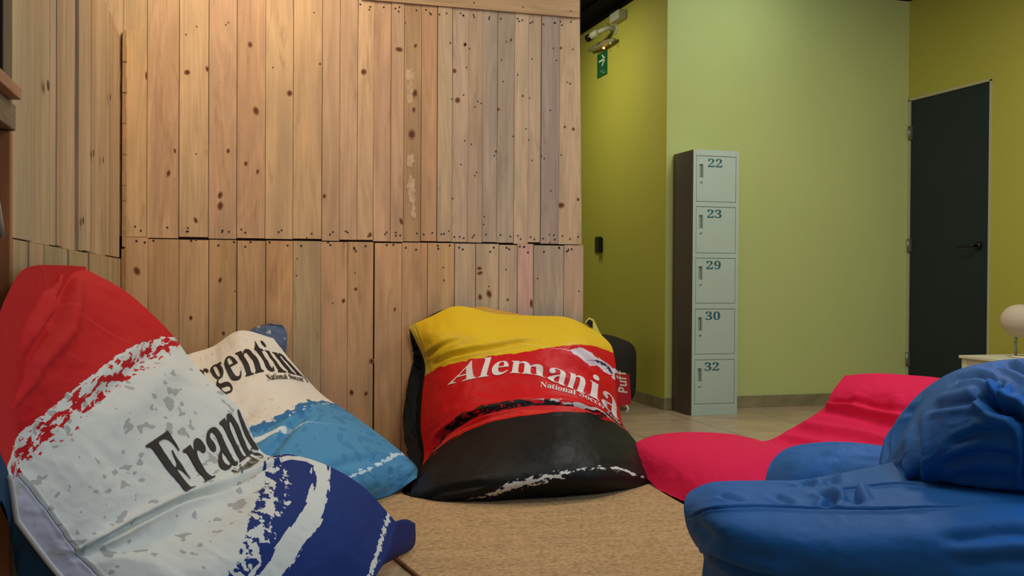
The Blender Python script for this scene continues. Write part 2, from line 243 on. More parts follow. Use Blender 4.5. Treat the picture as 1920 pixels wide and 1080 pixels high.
# ---- glyph outlines (bold serif 'b', sans 's'), thousandths of an em
GLYPHS = json.loads('''{"bA":[[-9,0,-9,18,4,19,14,24,24,30,32,41,41,55,49,75,206,466,224,465,384,87,394,65,403,47,411,34,420,25,430,20,443,18,443,0,229,0,229,18,259,21,277,30,283,46,282,54,279,66,273,81,253,132,103,132,79,71,77,67,76,63,76,59,75,54,75,51,75,48,80,32,96,21,124,18,128,18,128,0],[113,161,242,161,177,319]],"ba":[[255,-10,226,-5,208,10,200,35,168,11,133,-4,95,-9,74,-6,55,0,40,11,29,26,22,43,20,63,25,91,39,115,63,136,98,155,143,173,199,190,199,241,197,258,193,272,187,282,177,290,164,294,148,296,123,293,109,286,104,274,105,270,108,264,113,257,119,248,122,239,123,231,121,220,117,210,110,202,100,196,90,192,77,191,64,192,54,196,45,203,38,212,34,223,33,236,35,252,40,266,49,278,62,290,77,300,95,308,115,314,137,317,162,318,205,315,239,307,263,292,280,271,290,244,293,210,293,62,293,52,294,45,295,40,297,37,300,35,304,34,309,35,314,38,320,42,329,28,306,7,281,-6],[151,34,158,34,165,37,174,41,183,47,191,54,199,63,199,169,154,151,127,123,118,84,122,56,133,39]],"bl":[[18,0,18,16,30,18,39,21,45,26,49,32,52,43,52,56,52,398,52,411,50,421,47,429,42,434,33,438,20,439,20,455,148,455,148,56,149,43,151,33,154,26,160,21,168,18,180,16,180,0]],"be":[[154,-10,129,-8,106,-1,85,10,66,26,50,45,37,69,27,95,21,125,19,157,21,187,28,215,38,240,51,263,68,282,87,298,109,309,132,316,157,318,193,314,224,301,249,280,268,251,279,216,283,173,283,166,117,166,127,97,154,56,199,42,225,47,248,62,270,86,285,73,248,27,205,-1],[116,192,201,192,201,215,201,241,198,261,193,277,186,288,175,295,161,297,136,286,121,255,116,203]],"bm":[[18,0,18,16,30,17,39,21,45,26,49,33,52,43,52,56,52,253,52,266,49,276,46,284,40,289,31,293,19,294,19,310,146,310,146,265,173,294,204,312,237,318,277,312,305,293,320,261,348,293,381,312,418,318,465,306,494,271,504,212,504,56,504,43,507,33,510,26,516,21,524,17,536,16,536,0,377,0,377,16,389,18,397,21,403,26,407,34,409,44,410,56,410,217,409,234,407,247,404,258,398,265,389,270,377,271,358,268,341,256,324,237,324,56,325,44,327,34,331,26,336,21,345,18,356,16,356,0,199,0,199,16,211,18,219,21,225,26,229,34,231,44,232,56,232,217,231,233,229,247,226,258,220,265,211,270,199,271,180,267,162,255,146,235,146,56,147,44,149,34,152,27,158,21,166,18,177,16,177,0]],"bn":[[18,0,18,16,30,17,39,21,45,26,49,33,52,43,52,56,52,253,52,266,49,276,46,284,40,289,31,293,19,294,19,310,148,310,148,267,175,296,207,313,243,318,292,306,321,271,330,212,330,56,331,43,333,33,337,26,343,21,352,17,363,16,363,0,202,0,202,16,207,16,223,21,232,34,235,56,235,217,234,234,232,247,229,258,223,265,215,270,203,271,183,267,164,255,148,235,148,56,148,43,151,33,154,26,160,21,168,17,180,16,180,0]],"bi":[[101,362,87,364,75,368,65,376,57,387,52,399,50,412,52,426,57,438,65,449,75,457,87,462,101,463,114,462,126,457,137,449,145,438,150,426,151,412,149,399,145,387,136,376,126,368,114,364],[18,0,18,16,30,18,39,21,45,26,49,32,52,43,52,56,52,252,52,267,50,278,47,285,41,289,32,292,20,293,21,310,148,310,148,56,149,43,151,33,154,26,160,21,168,18,180,16,180,0]],"br":[[18,0,18,16,30,18,39,21,45,26,49,32,52,43,52,56,52,252,52,267,50,278,46,285,41,289,32,292,20,293,21,310,146,310,146,252,158,272,172,288,187,301,203,311,218,316,233,318,250,317,264,312,275,304,283,293,288,281,289,266,288,254,284,243,278,234,270,228,260,224,248,222,237,223,229,226,222,231,217,237,212,243,207,250,202,255,196,259,189,260,179,258,171,252,162,241,155,228,151,211,149,192,149,56,150,42,153,32,159,25,167,21,180,18,197,16,197,0]],"bg":[[146,-140,106,-138,73,-132,48,-122,29,-108,18,-92,14,-75,20,-54,38,-38,69,-26,44,-10,29,9,24,30,26,46,32,61,42,74,57,86,77,98,102,110,58,135,31,169,22,212,24,232,30,251,40,268,53,282,69,295,88,305,109,312,132,317,157,318,183,317,208,312,233,304,317,304,317,268,268,268,281,248,289,226,291,203,290,185,285,167,276,151,264,137,250,125,234,116,215,108,194,104,172,103,167,103,162,103,157,103,152,104,147,104,142,104,131,103,121,100,112,94,106,87,102,80,101,71,105,59,119,51,141,49,175,49,208,48,236,45,259,40,277,33,292,24,303,13,310,-1,314,-18,316,-37,311,-67,296,-92,272,-113,239,-128,197,-137],[157,124,172,127,183,134,190,146,195,163,198,184,199,211,198,238,195,260,190,276,183,288,172,295,157,297,143,295,132,288,124,276,118,260,115,238,114,211,115,184,118,163,124,146,132,134,143,127],[161,-116,218,-111,252,-94,263,-66,262,-55,257,-47,249,-41,238,-37,223,-35,205,-34,97,-34,84,-45,76,-58,73,-73,76,-84,83,-94,95,-103,111,-111,133,-115]],"bt":[[124,-9,99,-7,80,-1,66,10,56,26,50,46,48,71,48,279,20,279,20,300,46,324,68,347,88,369,105,389,118,407,129,424,144,424,144,310,208,310,208,279,144,279,144,82,145,69,147,59,149,51,154,45,160,41,168,40,183,44,195,56,206,75,222,66,198,24,165,-1]],"bF":[[15,0,15,17,36,20,52,26,62,34,69,45,73,62,75,84,75,375,73,396,69,412,61,423,50,430,35,435,14,439,14,455,394,455,394,320,377,320,372,345,365,367,355,385,343,400,328,412,310,420,288,426,261,430,230,431,218,431,208,430,200,429,194,428,189,425,186,421,184,416,182,408,182,398,182,247,190,247,217,250,239,257,256,270,269,289,278,314,284,347,302,347,302,118,285,118,279,154,269,181,257,200,239,213,217,221,189,224,182,224,182,81,183,66,185,53,188,43,193,34,200,28,210,24,222,20,238,18,257,17,257,0]],"bc":[[156,-10,131,-8,108,-1,87,11,67,26,51,45,38,68,28,93,21,120,19,150,22,181,29,210,40,237,55,260,74,280,96,297,120,309,146,317,175,319,204,317,230,310,250,298,265,283,274,265,277,245,276,233,272,223,266,215,258,209,248,205,236,204,214,209,201,225,196,251,196,254,196,258,197,261,197,265,197,268,197,271,194,286,185,294,169,297,138,285,118,248,112,187,115,142,123,105,137,76,156,55,178,42,204,38,227,42,250,53,271,72,285,60,248,21,205,-2]],"bN":[[403,-11,107,350,107,79,108,57,112,42,119,31,129,24,145,20,167,17,167,0,18,0,18,17,33,18,45,20,54,23,61,27,67,33,71,41,74,51,75,64,76,79,76,388,56,412,43,427,36,433,31,435,25,437,18,439,18,455,156,455,391,169,391,377,390,392,389,404,386,414,382,421,376,427,369,431,359,435,346,437,331,439,331,455,480,455,480,439,459,436,443,432,433,425,427,414,423,398,422,377,422,-11]],"bo":[[169,-10,140,-8,114,-1,90,11,69,27,52,47,38,70,27,96,21,124,19,154,21,184,27,213,38,239,52,262,69,281,90,297,114,309,140,316,168,318,196,316,222,309,245,298,266,282,283,263,298,240,308,214,315,185,317,154,315,123,308,94,298,69,284,46,266,26,245,11,222,-1,197,-8],[169,11,186,14,199,24,209,39,212,50,215,64,217,81,219,102,219,126,220,154,218,206,214,245,208,271,198,286,185,296,169,299,151,296,138,286,128,271,122,245,118,206,117,154,117,127,118,103,120,82,122,64,125,50,128,39,138,24,152,14]],"bS":[[43,-11,43,158,62,158,75,113,91,77,111,50,136,30,164,19,197,15,220,17,241,24,257,36,269,51,276,69,279,89,273,117,255,140,225,160,163,191,127,210,99,231,77,253,62,276,53,302,50,332,52,358,57,381,67,403,80,421,96,437,115,449,136,459,160,464,185,466,199,466,213,464,229,461,246,458,264,453,282,448,286,447,289,446,291,446,294,445,297,445,300,445,310,447,317,454,320,466,339,466,339,319,322,319,315,343,305,365,293,385,280,402,265,417,248,429,231,438,213,443,194,445,173,443,155,437,140,426,128,413,122,398,120,380,121,364,127,349,137,336,151,325,168,314,189,303,253,273,279,260,300,247,317,233,331,219,342,204,350,188,355,171,358,153,359,133,357,106,350,80,339,58,323,38,304,21,281,8,254,-2,225,-8,192,-10,181,-10,170,-9,158,-8,147,-6,136,-3,126,1,115,4,106,7,98,9,92,11,88,12,85,12,78,12,73,10,69,7,66,3,64,-3,61,-11]],"bT":[[92,0,92,17,114,19,130,23,142,31,150,42,154,59,156,81,156,433,149,433,116,430,88,420,65,403,47,380,35,352,29,318,11,318,11,455,410,455,410,317,394,317,375,382,333,420,269,433,263,433,263,81,265,58,269,41,276,30,288,23,305,19,328,17,328,0]],"bB":[[16,0,16,17,36,20,52,25,62,32,69,44,73,60,75,82,75,369,74,386,72,401,69,412,65,421,59,428,51,433,41,436,30,438,15,439,15,455,220,455,318,444,377,409,396,351,384,302,348,268,287,247,360,223,404,185,418,132,413,93,397,61,371,35,335,15,291,4,238,0],[182,252,188,252,220,254,245,261,263,272,275,290,282,314,285,345,283,373,278,395,269,412,257,424,239,431,216,434,203,433,193,430,188,425,185,417,183,406,182,391],[222,24,248,27,268,35,283,49,293,69,299,95,301,128,298,162,290,188,277,208,258,221,231,228,197,231,182,231,182,65,183,51,186,41,190,33,198,28,208,25]],"bh":[[18,0,18,16,30,17,39,21,45,26,49,33,52,43,52,56,52,399,52,412,49,422,46,429,40,435,31,438,19,440,19,455,148,455,148,267,175,295,207,313,243,318,292,306,321,271,330,212,330,56,331,43,333,33,337,26,343,21,352,17,363,16,363,0,202,0,202,16,207,16,223,21,232,34,235,56,235,217,234,234,232,247,229,258,223,265,215,270,203,271,183,267,164,255,148,235,148,56,148,43,151,33,154,26,160,21,168,17,180,16,180,0]],"b0":[[188,-7,150,-3,118,7,91,24,69,48,51,76,39,111,30,150,25,193,23,241,25,289,30,332,39,371,51,405,69,433,91,456,118,473,150,483,189,486,225,483,257,473,283,456,305,433,322,405,336,370,345,331,351,288,353,240,351,193,345,150,336,110,322,76,305,47,283,24,256,7,225,-3],[188,37,210,43,227,61,237,91,243,131,247,181,248,240,247,300,243,349,237,390,227,419,211,437,189,443,166,437,150,419,139,390,132,349,128,300,127,240,128,181,132,131,139,91,150,61,166,43]],"b1":[[65,0,65,36,120,36,131,37,139,40,146,45,150,53,153,64,154,79,154,416,137,396,122,380,108,365,94,355,81,348,67,346,57,347,48,352,40,359,33,369,29,381,28,396,42,400,57,405,74,412,91,420,111,432,132,447,179,482,254,482,254,79,255,66,257,56,261,47,267,41,276,37,288,36,343,36,343,0]],"b2":[[24,0,24,69,123,171,148,198,170,223,187,245,200,266,210,287,218,307,222,327,225,349,226,371,225,395,220,413,212,427,202,437,189,443,174,445,153,442,137,432,126,416,118,393,114,364,112,329,88,331,68,336,50,344,37,357,29,374,26,396,28,411,34,426,43,441,55,454,72,465,92,474,116,481,143,485,174,486,220,483,258,473,288,456,310,434,323,407,328,375,327,359,324,344,319,329,313,314,303,298,291,281,277,262,259,242,238,220,214,195,186,168,154,138,87,74,244,74,257,75,269,79,279,86,288,95,295,107,300,120,305,141,345,141,341,0]],"b3":[[163,-7,132,-5,104,-2,81,5,62,13,46,23,34,35,26,47,20,60,19,74,21,90,26,103,36,113,48,120,61,125,76,126,78,100,86,79,99,62,116,50,135,43,158,40,173,41,187,44,199,49,211,56,221,66,230,79,236,95,240,115,241,139,238,163,229,184,214,202,194,216,168,224,137,227,95,227,95,269,140,269,166,272,188,281,204,296,216,316,223,340,225,367,223,390,219,409,211,424,200,436,186,443,169,445,154,444,142,439,133,430,125,419,120,406,116,391,113,375,112,358,111,341,86,343,64,348,47,356,34,367,27,382,24,401,28,423,41,444,62,461,91,475,128,483,173,486,217,483,255,474,286,458,309,436,323,409,328,377,324,348,315,323,298,301,277,283,253,267,225,256,243,252,261,246,279,238,297,228,312,216,326,201,336,184,342,163,345,138,343,112,338,90,329,70,318,52,304,37,288,25,271,15,251,7,230,1,209,-3,186,-6]],"b4":[[121,0,121,36,140,36,154,37,167,39,179,44,188,52,193,65,195,84,195,125,9,125,9,166,199,480,293,480,293,169,363,169,363,125,293,125,293,84,295,65,300,52,309,44,320,39,333,37,348,36,357,36,357,0],[56,169,195,169,195,287,195,307,195,328,196,351,197,373,198,395,199,416,197,410,193,403,189,394,184,385,179,376,174,366,168,356,163,347,158,338,153,330,149,324,146,319]],"b5":[[165,-7,133,-5,106,-1,84,5,66,14,51,24,40,35,33,48,28,61,27,75,29,89,33,101,42,109,53,116,66,120,81,121,81,108,84,96,88,83,93,71,101,61,111,52,123,46,137,42,154,40,169,41,183,45,195,50,207,58,217,69,226,83,232,101,236,122,237,148,234,178,226,203,213,223,195,236,173,244,146,247,130,247,116,246,103,243,92,241,82,238,71,235,40,247,62,480,316,480,319,357,281,357,275,380,273,388,270,394,267,399,261,403,254,405,244,406,105,406,94,281,102,284,113,286,126,288,140,290,154,291,168,291,216,287,258,276,293,256,319,228,335,192,340,148,338,120,333,96,324,75,312,56,299,40,282,27,265,16,246,8,226,1,205,-3,185,-6]],"b9":[[152,-7,127,-5,106,-2,88,4,73,12,62,22,53,33,47,45,44,57,42,69,43,79,46,87,50,94,57,100,65,104,75,107,83,88,92,71,103,56,118,45,135,38,156,36,205,57,237,122,251,230,240,218,227,207,212,198,195,191,176,186,155,185,119,189,87,201,60,220,40,248,28,282,24,324,26,355,32,383,42,409,56,431,74,450,95,466,120,477,147,484,177,486,209,484,238,476,264,463,287,444,307,420,323,390,335,353,343,310,345,261,344,225,340,190,334,157,326,126,315,97,301,72,284,49,264,30,241,14,215,3,185,-4],[184,233,199,234,212,239,224,245,235,255,243,265,251,278,248,330,242,372,231,403,217,424,201,437,181,441,164,438,149,429,137,413,128,391,123,362,121,328,128,275,149,244]],"sP":[[60,0,60,480,214,480,270,475,315,462,349,440,373,410,387,373,392,330,390,303,384,276,374,252,360,229,340,209,316,193,286,180,249,173,206,171,162,171,162,0],[162,254,195,254,222,256,245,261,264,271,278,285,286,303,289,326,280,365,253,388,208,396,162,396]],"su":[[181,-7,144,-3,112,7,86,25,66,51,54,85,50,128,50,367,150,367,150,152,152,129,157,109,165,93,176,82,191,75,210,73,237,77,258,87,272,104,281,128,287,158,289,194,289,367,389,367,389,0,312,0,299,47,293,47,280,30,264,16,245,6,225,-1,203,-5]],"sf":[[69,0,69,291,13,291,13,340,69,367,69,394,70,423,76,447,84,466,96,482,111,494,129,503,150,509,173,513,198,514,217,513,235,512,252,509,266,506,279,502,290,498,265,425,257,427,248,429,240,431,230,433,220,434,209,435,196,433,186,429,178,422,173,413,170,402,169,390,169,367,255,367,255,291,169,291,169,0]],"se":[[218,-7,183,-4,151,2,121,14,95,30,73,50,54,76,41,106,33,141,30,181,33,221,40,257,52,288,69,314,89,335,113,352,140,364,170,371,203,373,251,369,291,354,324,330,348,297,363,256,368,207,368,158,132,158,135,132,143,110,157,92,175,79,197,71,223,68,246,69,267,71,287,75,307,80,327,88,347,97,347,19,329,11,310,5,290,0,269,-4,245,-6],[134,225,274,225,272,246,266,265,257,280,243,293,226,300,204,302,186,300,170,294,156,283,145,269,138,249]]}''')
ADV = {'A': 452, 'a': 330, 'l': 196, 'e': 300, 'm': 552, 'n': 379, 'i': 196, 'r': 296, 'g': 320, 't': 238, 'F': 408, 'c': 300,
       'N': 494, 'o': 336, 'S': 385, 'T': 420, ' ': 180}
def text_polys(txt, face='b', track=0):
    x = 0; out = []
    for c in txt:
        g = GLYPHS.get(face+c)
        if g:
            out.append([[(x+p[i], p[i+1]) for i in range(0, len(p), 2)] for p in g])
            w = max(max(p[::2]) for p in g)
        else: w = 160
        x += (ADV.get(c, w+30) if face == 'b' else w+25)+track
    return out, x
def inside(x, y, cs):
    r = False
    for c in cs:
        n = len(c); j = n-1
        for i in range(n):
            if (c[i][1] > y) != (c[j][1] > y) and x < (c[j][0]-c[i][0])*(y-c[i][1])/(c[j][1]-c[i][1])+c[i][0]: r = not r
            j = i
    return r
def tri_glyph(cs, step):
    vs = []; es = []
    for c in cs:
        pts = []
        for (x0, y0), (x1, y1) in zip(c, c[1:]+c[:1]):
            k = max(1, int(math.hypot(x1-x0, y1-y0)/step))
            pts += [(x0+(x1-x0)*i/k, y0+(y1-y0)*i/k) for i in range(k)]
        b = len(vs); vs += pts; es += [(b+i, b+(i+1) % len(pts)) for i in range(len(pts))]
    xs = [v[0] for v in vs]; ys = [v[1] for v in vs]
    gx = np.arange(min(xs)+step/2, max(xs), step); gy = np.arange(min(ys)+step/2, max(ys), step)
    vs += [(x, y) for x in gx for y in gy if inside(x, y, cs)]
    V, E, F, *_ = delaunay_2d_cdt([Vector(v) for v in vs], es, [], 0, 1e-4)
    F = [f for f in F if inside(sum(V[i][0] for i in f)/3, sum(V[i][1] for i in f)/3, cs)]
    return [tuple(v) for v in V], F
def strip_map(base, top, cap):
    """base/top: uv polylines with equal counts; returns f(x in 0..1, y) -> uv"""
    B = _cr(np.array(base, float), 200); T = _cr(np.array(top, float), 200)
    def f(s, y):
        k = min(max(s, 0), 1)*199; i = min(int(k), 198); t = k-i
        b = B[i]*(1-t)+B[i+1]*t; u = T[i]*(1-t)+T[i+1]*t
        if s > 1: b = b+(B[-1]-B[-2])*(s-1)*199; u = u+(T[-1]-T[-2])*(s-1)*199
        return b+(u-b)*(y/cap)
    return f
def surf_text(name, txt, S, N, base, top, m, parent, face='b', cap=455, off=.0030, step=16, track=0):
    """lettering printed on sheet S: glyph outlines laid along uv polylines (unit square)"""
    polys, w = text_polys(txt, face, track); f = strip_map(base, top, cap)
    nv, nu = S.shape[:2]; vs = []; fs = []
    for cs in polys:
        V, F = tri_glyph(cs, step); b = len(vs)
        F = [q for q in F if max(f(V[i][0]/w, V[i][1])[0] for i in q) < .995]     # the rest goes round the side
        for x, y in V:
            u, v = f(x/w, y); u = min(max(u, 0), 1)*(nu-1.001); v = min(max(v, 0), 1)*(nv-1.001)
            i, j = int(v), int(u); a, c = v-i, u-j
            g = lambda A: (A[i, j]*(1-c)+A[i, j+1]*c)*(1-a)+(A[i+1, j]*(1-c)+A[i+1, j+1]*c)*a
            vs.append(tuple(g(S)+g(N)*off))
        fs += [tuple(b+i for i in q) for q in F]
    mb = MB(); mb.add(vs, fs, 0, (1, 1, 1), True)
    return mb.build(name, m, parent)
def flat_text(name, txt, origin, ex, ez, height, m, parent, face='b', cap=480):
    polys, w = text_polys(txt, face); s = height/cap; mb = MB()
    o, ex, ez = Vector(origin), Vector(ex), Vector(ez)
    for cs in polys:
        V, F = tri_glyph(cs, 400)
        mb.add([o+ex*(x*s)+ez*(y*s) for x, y in V], F)
    return mb.build(name, m, parent)

# ---- printed fabric: flat colour plus printed layers driven by fields stored on the cloth
def print_mat(name, base, layers, rough=.75, sheen=.0):
    m = bpy.data.materials.new(name); m.use_nodes = True; nt = m.node_tree; N = nt.nodes; L = nt.links
    b = N['Principled BSDF']; b.inputs['Roughness'].default_value = rough; b.inputs['Sheen Weight'].default_value = sheen
    b.inputs['Specular IOR Level'].default_value = .22
    def attr(n): a = N.new('ShaderNodeAttribute'); a.attribute_name = n; return a
    def math_(op, a, b_=None):
        q = N.new('ShaderNodeMath'); q.operation = op
        for i, x in enumerate((a, b_)):
            if x is None: continue
            if isinstance(x, (int, float)): q.inputs[i].default_value = x
            else: L.new(x, q.inputs[i])
        return q.outputs[0]
    def noise(vec, scale, detail=3, stretch=(1, 1, 1), rot=0, off=0, rough_=.5):
        mp = N.new('ShaderNodeMapping'); mp.inputs['Scale'].default_value = stretch; mp.inputs['Rotation'].default_value = (0, 0, rot)
        mp.inputs['Location'].default_value = (off, off*.7, 0)
        L.new(vec, mp.inputs[0])
        n = N.new('ShaderNodeTexNoise'); n.inputs['Scale'].default_value = scale; n.inputs['Detail'].default_value = detail
        n.inputs['Roughness'].default_value = rough_
        L.new(mp.outputs[0], n.inputs['Vector']); return n.outputs['Fac']
    q = attr('q').outputs['Vector']
    cur = (*base, 1); first = True
    for ly in layers:
        k = ly['kind']
        if k == 'side':       # everything on the positive side of a field, ragged edge
            d = attr(ly['attr']).outputs['Fac']
            n1 = noise(q, ly.get('scale', 30), 4, ly.get('stretch', (1, 1, 1)), ly.get('rot', 0), ly.get('off', 0), .6)
            d = math_('ADD', d, math_('MULTIPLY', math_('SUBTRACT', n1, .5), ly.get('amp', .05)))
            msk = math_('GREATER_THAN', d, 0)
        elif k == 'stroke':   # brush stroke: vector attribute (along, across/width, weight)
            v = attr(ly['attr']).outputs['Vector']
            sp = N.new('ShaderNodeSeparateXYZ'); L.new(v, sp.inputs[0])
            n1 = noise(v, 1, 3, ly.get('stretch', (18, 5, 0)), 0, ly.get('off', 0), .6)
            w = math_('SUBTRACT', 1, math_('ABSOLUTE', sp.outputs[1]))
            t = math_('ADD', math_('ADD', n1, sp.outputs[2]), math_('MULTIPLY', math_('SUBTRACT', w, .5), ly.get('gain', .35)))
            msk = math_('MULTIPLY', math_('GREATER_THAN', t, ly.get('thr', .52)), math_('GREATER_THAN', w, 0))
        elif k == 'spots':
            n1 = noise(q, ly['scale'], ly.get('detail', 1.0), ly.get('stretch', (1, 1, 1)), ly.get('rot', 0), ly.get('off', 0))
            n2 = noise(q, ly['scale']*.25, 1, (1, 1, 1), 0, 3.3+ly.get('off', 0))
            t = math_('ADD', n1, math_('MULTIPLY', math_('SUBTRACT', n2, .5), ly.get('clump', .25)))
            msk = math_('GREATER_THAN', t, ly['thr'])
        if ly.get('inside'):
            s = ly['inside']; sgn = 1 if s[0] == '+' else -1
            msk = math_('MULTIPLY', msk, math_('GREATER_THAN', math_('MULTIPLY', attr(s[1:]).outputs['Fac'], sgn), ly.get('margin', 0)))
        if ly.get('mix'): msk = math_('MULTIPLY', msk, ly['mix'])
        mx = N.new('ShaderNodeMix'); mx.data_type = 'RGBA'; L.new(msk, mx.inputs[0])
        if first: mx.inputs[6].default_value = cur; first = False
        else: L.new(cur, mx.inputs[6])
        mx.inputs[7].default_value = (*ly['color'], 1); cur = mx.outputs[2]
    if not first: L.new(cur, b.inputs['Base Color'])
    else: b.inputs['Base Color'].default_value = cur
    tc = N.new('ShaderNodeTexCoord')
    n = N.new('ShaderNodeTexNoise'); n.inputs['Scale'].default_value = 14; n.inputs['Detail'].default_value = 5; n.inputs['Distortion'].default_value = .6
    L.new(tc.outputs['Object'], n.inputs['Vector'])
    bp = N.new('ShaderNodeBump'); bp.inputs['Strength'].default_value = .25; bp.inputs['Distance'].default_value = .015
    L.new(n.outputs['Fac'], bp.inputs['Height']); L.new(bp.outputs[0], b.inputs['Normal'])
    return m

# ------------------------------------------------------------------ wood
def srgb(r, g, b):
    f = lambda c: c/12.92 if c <= .04045 else ((c+.055)/1.055)**2.4
    return (f(r/255), f(g/255), f(b/255))
def wood_mat(name, axis='Z', rough=.55, dark=.55):
    m = bpy.data.materials.new(name); m.use_nodes = True; nt = m.node_tree; N = nt.nodes; L = nt.links
    b = N['Principled BSDF']; b.inputs['Roughness'].default_value = rough; b.inputs['Specular IOR Level'].default_value = .3
    at = N.new('ShaderNodeAttribute'); at.attribute_name = 'tint'
    tc = N.new('ShaderNodeTexCoord')
    off = N.new('ShaderNodeVectorMath'); off.operation = 'SCALE'; off.inputs['Scale'].default_value = 31.7
    L.new(at.outputs['Vector'], off.inputs[0])
    ad = N.new('ShaderNodeVectorMath'); ad.operation = 'ADD'; L.new(tc.outputs['Object'], ad.inputs[0]); L.new(off.outputs[0], ad.inputs[1])
    def nz(sc, long, detail=4, dist=0., rgh=.55):
        mp = N.new('ShaderNodeMapping'); s = [sc, sc, sc]; s['XYZ'.index(axis)] = long; mp.inputs['Scale'].default_value = s
        L.new(ad.outputs[0], mp.inputs[0])
        n = N.new('ShaderNodeTexNoise'); n.inputs['Scale'].default_value = 1; n.inputs['Detail'].default_value = detail; n.inputs['Distortion'].default_value = dist
        n.inputs['Roughness'].default_value = rgh
        L.new(mp.outputs[0], n.inputs['Vector']); return n.outputs['Fac']
    def rng(fac, a, b_, c, d):
        mr = N.new('ShaderNodeMapRange'); mr.inputs[1].default_value = a; mr.inputs[2].default_value = b_; mr.inputs[3].default_value = c; mr.inputs[4].default_value = d
        L.new(fac, mr.inputs[0]); return mr.outputs[0]
    def mul(col, fac, c2=None):
        mx = N.new('ShaderNodeMix'); mx.data_type = 'RGBA'; mx.blend_type = 'MULTIPLY'; mx.inputs[0].default_value = 1
        L.new(col, mx.inputs[6]); L.new(fac, mx.inputs[7]); return mx.outputs[2]
    # growth rings: contour lines of a slow noise field -> cathedral figure
    slow = nz(5.5, .55, 2, .3)
    sw = N.new('ShaderNodeMath'); sw.operation = 'MULTIPLY'; sw.inputs[1].default_value = 75; L.new(slow, sw.inputs[0])
    sn = N.new('ShaderNodeMath'); sn.operation = 'SINE'; L.new(sw.outputs[0], sn.inputs[0])
    ring = rng(sn.outputs[0], -1, 1, .93, 1.035)
    fine = rng(nz(130, 3.0, 5), .25, .75, .88, 1.08)
    blot = rng(nz(9, 1.6, 4, .5), .3, .7, .80, 1.12)
    col = mul(mul(mul(at.outputs['Color'], ring), fine), blot)
    # grey-brown weathering stains, a property of the board
    st = rng(nz(16, 2.2, 5, 1.2, .7), .57, .72, 0, .65)
    mx = N.new('ShaderNodeMix'); mx.data_type = 'RGBA'; L.new(st, mx.inputs[0]); L.new(col, mx.inputs[6])
    d2 = N.new('ShaderNodeMix'); d2.data_type = 'RGBA'; d2.blend_type = 'MULTIPLY'; d2.inputs[0].default_value = 1; L.new(at.outputs['Color'], d2.inputs[6])
    d2.inputs[7].default_value = (dark, dark*.86, dark*.72, 1); L.new(d2.outputs[2], mx.inputs[7])
    L.new(mx.outputs[2], b.inputs['Base Color'])
    bp = N.new('ShaderNodeBump'); bp.inputs['Strength'].default_value = .25; bp.inputs['Distance'].default_value = .004
    L.new(fine, bp.inputs['Height']); L.new(bp.outputs[0], b.inputs['Normal'])
    return m
wood = wood_mat('pine_boards'); woodx = wood_mat('pine_boards_across', 'X'); woody = wood_mat('pine_boards_deep', 'Y')
gap_m = mat('gap_dark', srgb(40, 24, 14), .9)
knot_m = mat('knot', srgb(84, 44, 20), .7, var=.25, vscale=90)
knot2_m = mat('knot_ring', srgb(150, 96, 52), .7, var=.15, vscale=60)
nail_m = mat('nail_head', srgb(30, 22, 20), .6)
pale_m = mat('peeled_patch', srgb(196, 164, 126), .75, var=.25, vscale=40)

YW = 5.0; XL = -.42; YG = 6.45; XY = 3.04; XR = 5.04; ZC = 3.04
def wx(px, py=300): return float(atY(px, py, YW)[0])
def wz(px, py): return float(atY(px, py, YW)[2])
PAL = {'a': (210, 168, 126), 'b': (204, 162, 122), 'c': (212, 172, 126), 'd': (206, 154, 98), 'e': (200, 170, 134), 'f': (194, 166, 134),
       'g': (180, 160, 136), 'h': (176, 152, 132), 'k': (178, 138, 98), 'p': (200, 160, 136), 'o': (202, 158, 114), 's': (184, 152, 112), 'm': (206, 160, 112), 'n': (200, 154, 106)}
def tint(c, v=6): r, g, b = PAL[c]; d = rnd.uniform(-v, v); return srgb(r+d, g+d+rnd.uniform(-2, 2), b+d+rnd.uniform(-3, 3))
SEAM = 1.108; TOP = 2.296
ux = [232, 276, 336, 391, 444, 497, 549, 603, 636, 669, 699, 731, 756, 788, 818, 846, 876, 903, 930, 962, 988, 1012, 1046, 1090]
uc = 'cacabcabbaabkoeffggffhe'
lx = [232, 278, 336, 391, 444, 498, 549, 601, 651, 701, 752, 800, 850, 890, 933, 968, 998, 1055, 1091]
lc = 'mnmnmnsmnmnmeffpgf'
w = MB()
def plank(xa, xb, z0, z1, c, y=YW, bev=.0015, dx0=0, dx1=0):
    d = rnd.uniform(0, .005); g = rnd.uniform(.0006, .0022)
    xa += g; xb -= g; yf = y-.016-d; r1, r2 = rnd.uniform(-.001, .001), rnd.uniform(-.001, .001)
    v = [(xa+r1, yf, z0), (xb+r2, yf, z0), (xb-r1+dx1, yf, z1), (xa-r2+dx0, yf, z1), (xa+r1, y, z0), (xb+r2, y, z0), (xb-r1+dx1, y, z1), (xa-r2+dx0, y, z1)]
    w.add(v, [(0,1,2,3), (0,4,5,1), (1,5,6,2), (2,6,7,3), (3,7,4,0)], 0, c)
    return yf
fronts = []
for i in range(len(ux)-1):
    a, b = wx(ux[i]), wx(ux[i+1]); top = TOP if ux[i] > 640 else 3.03
    yf = plank(a, b, SEAM+rnd.uniform(-.006, .006), top, tint(uc[i]), dx0=0, dx1=-.02 if i == len(ux)-2 else 0)
    fronts.append((a, b, yf, True))
for i in range(len(lx)-1):
    a, b = wx(lx[i], 560), wx(lx[i+1], 560)
    gp = .006 if lx[i+1] == 701 else 0
    yf = plank(a, b-gp, .0, SEAM-.008+rnd.uniform(-.005, .004), tint(lc[i]))
    fronts.append((a, b-gp, yf, False))
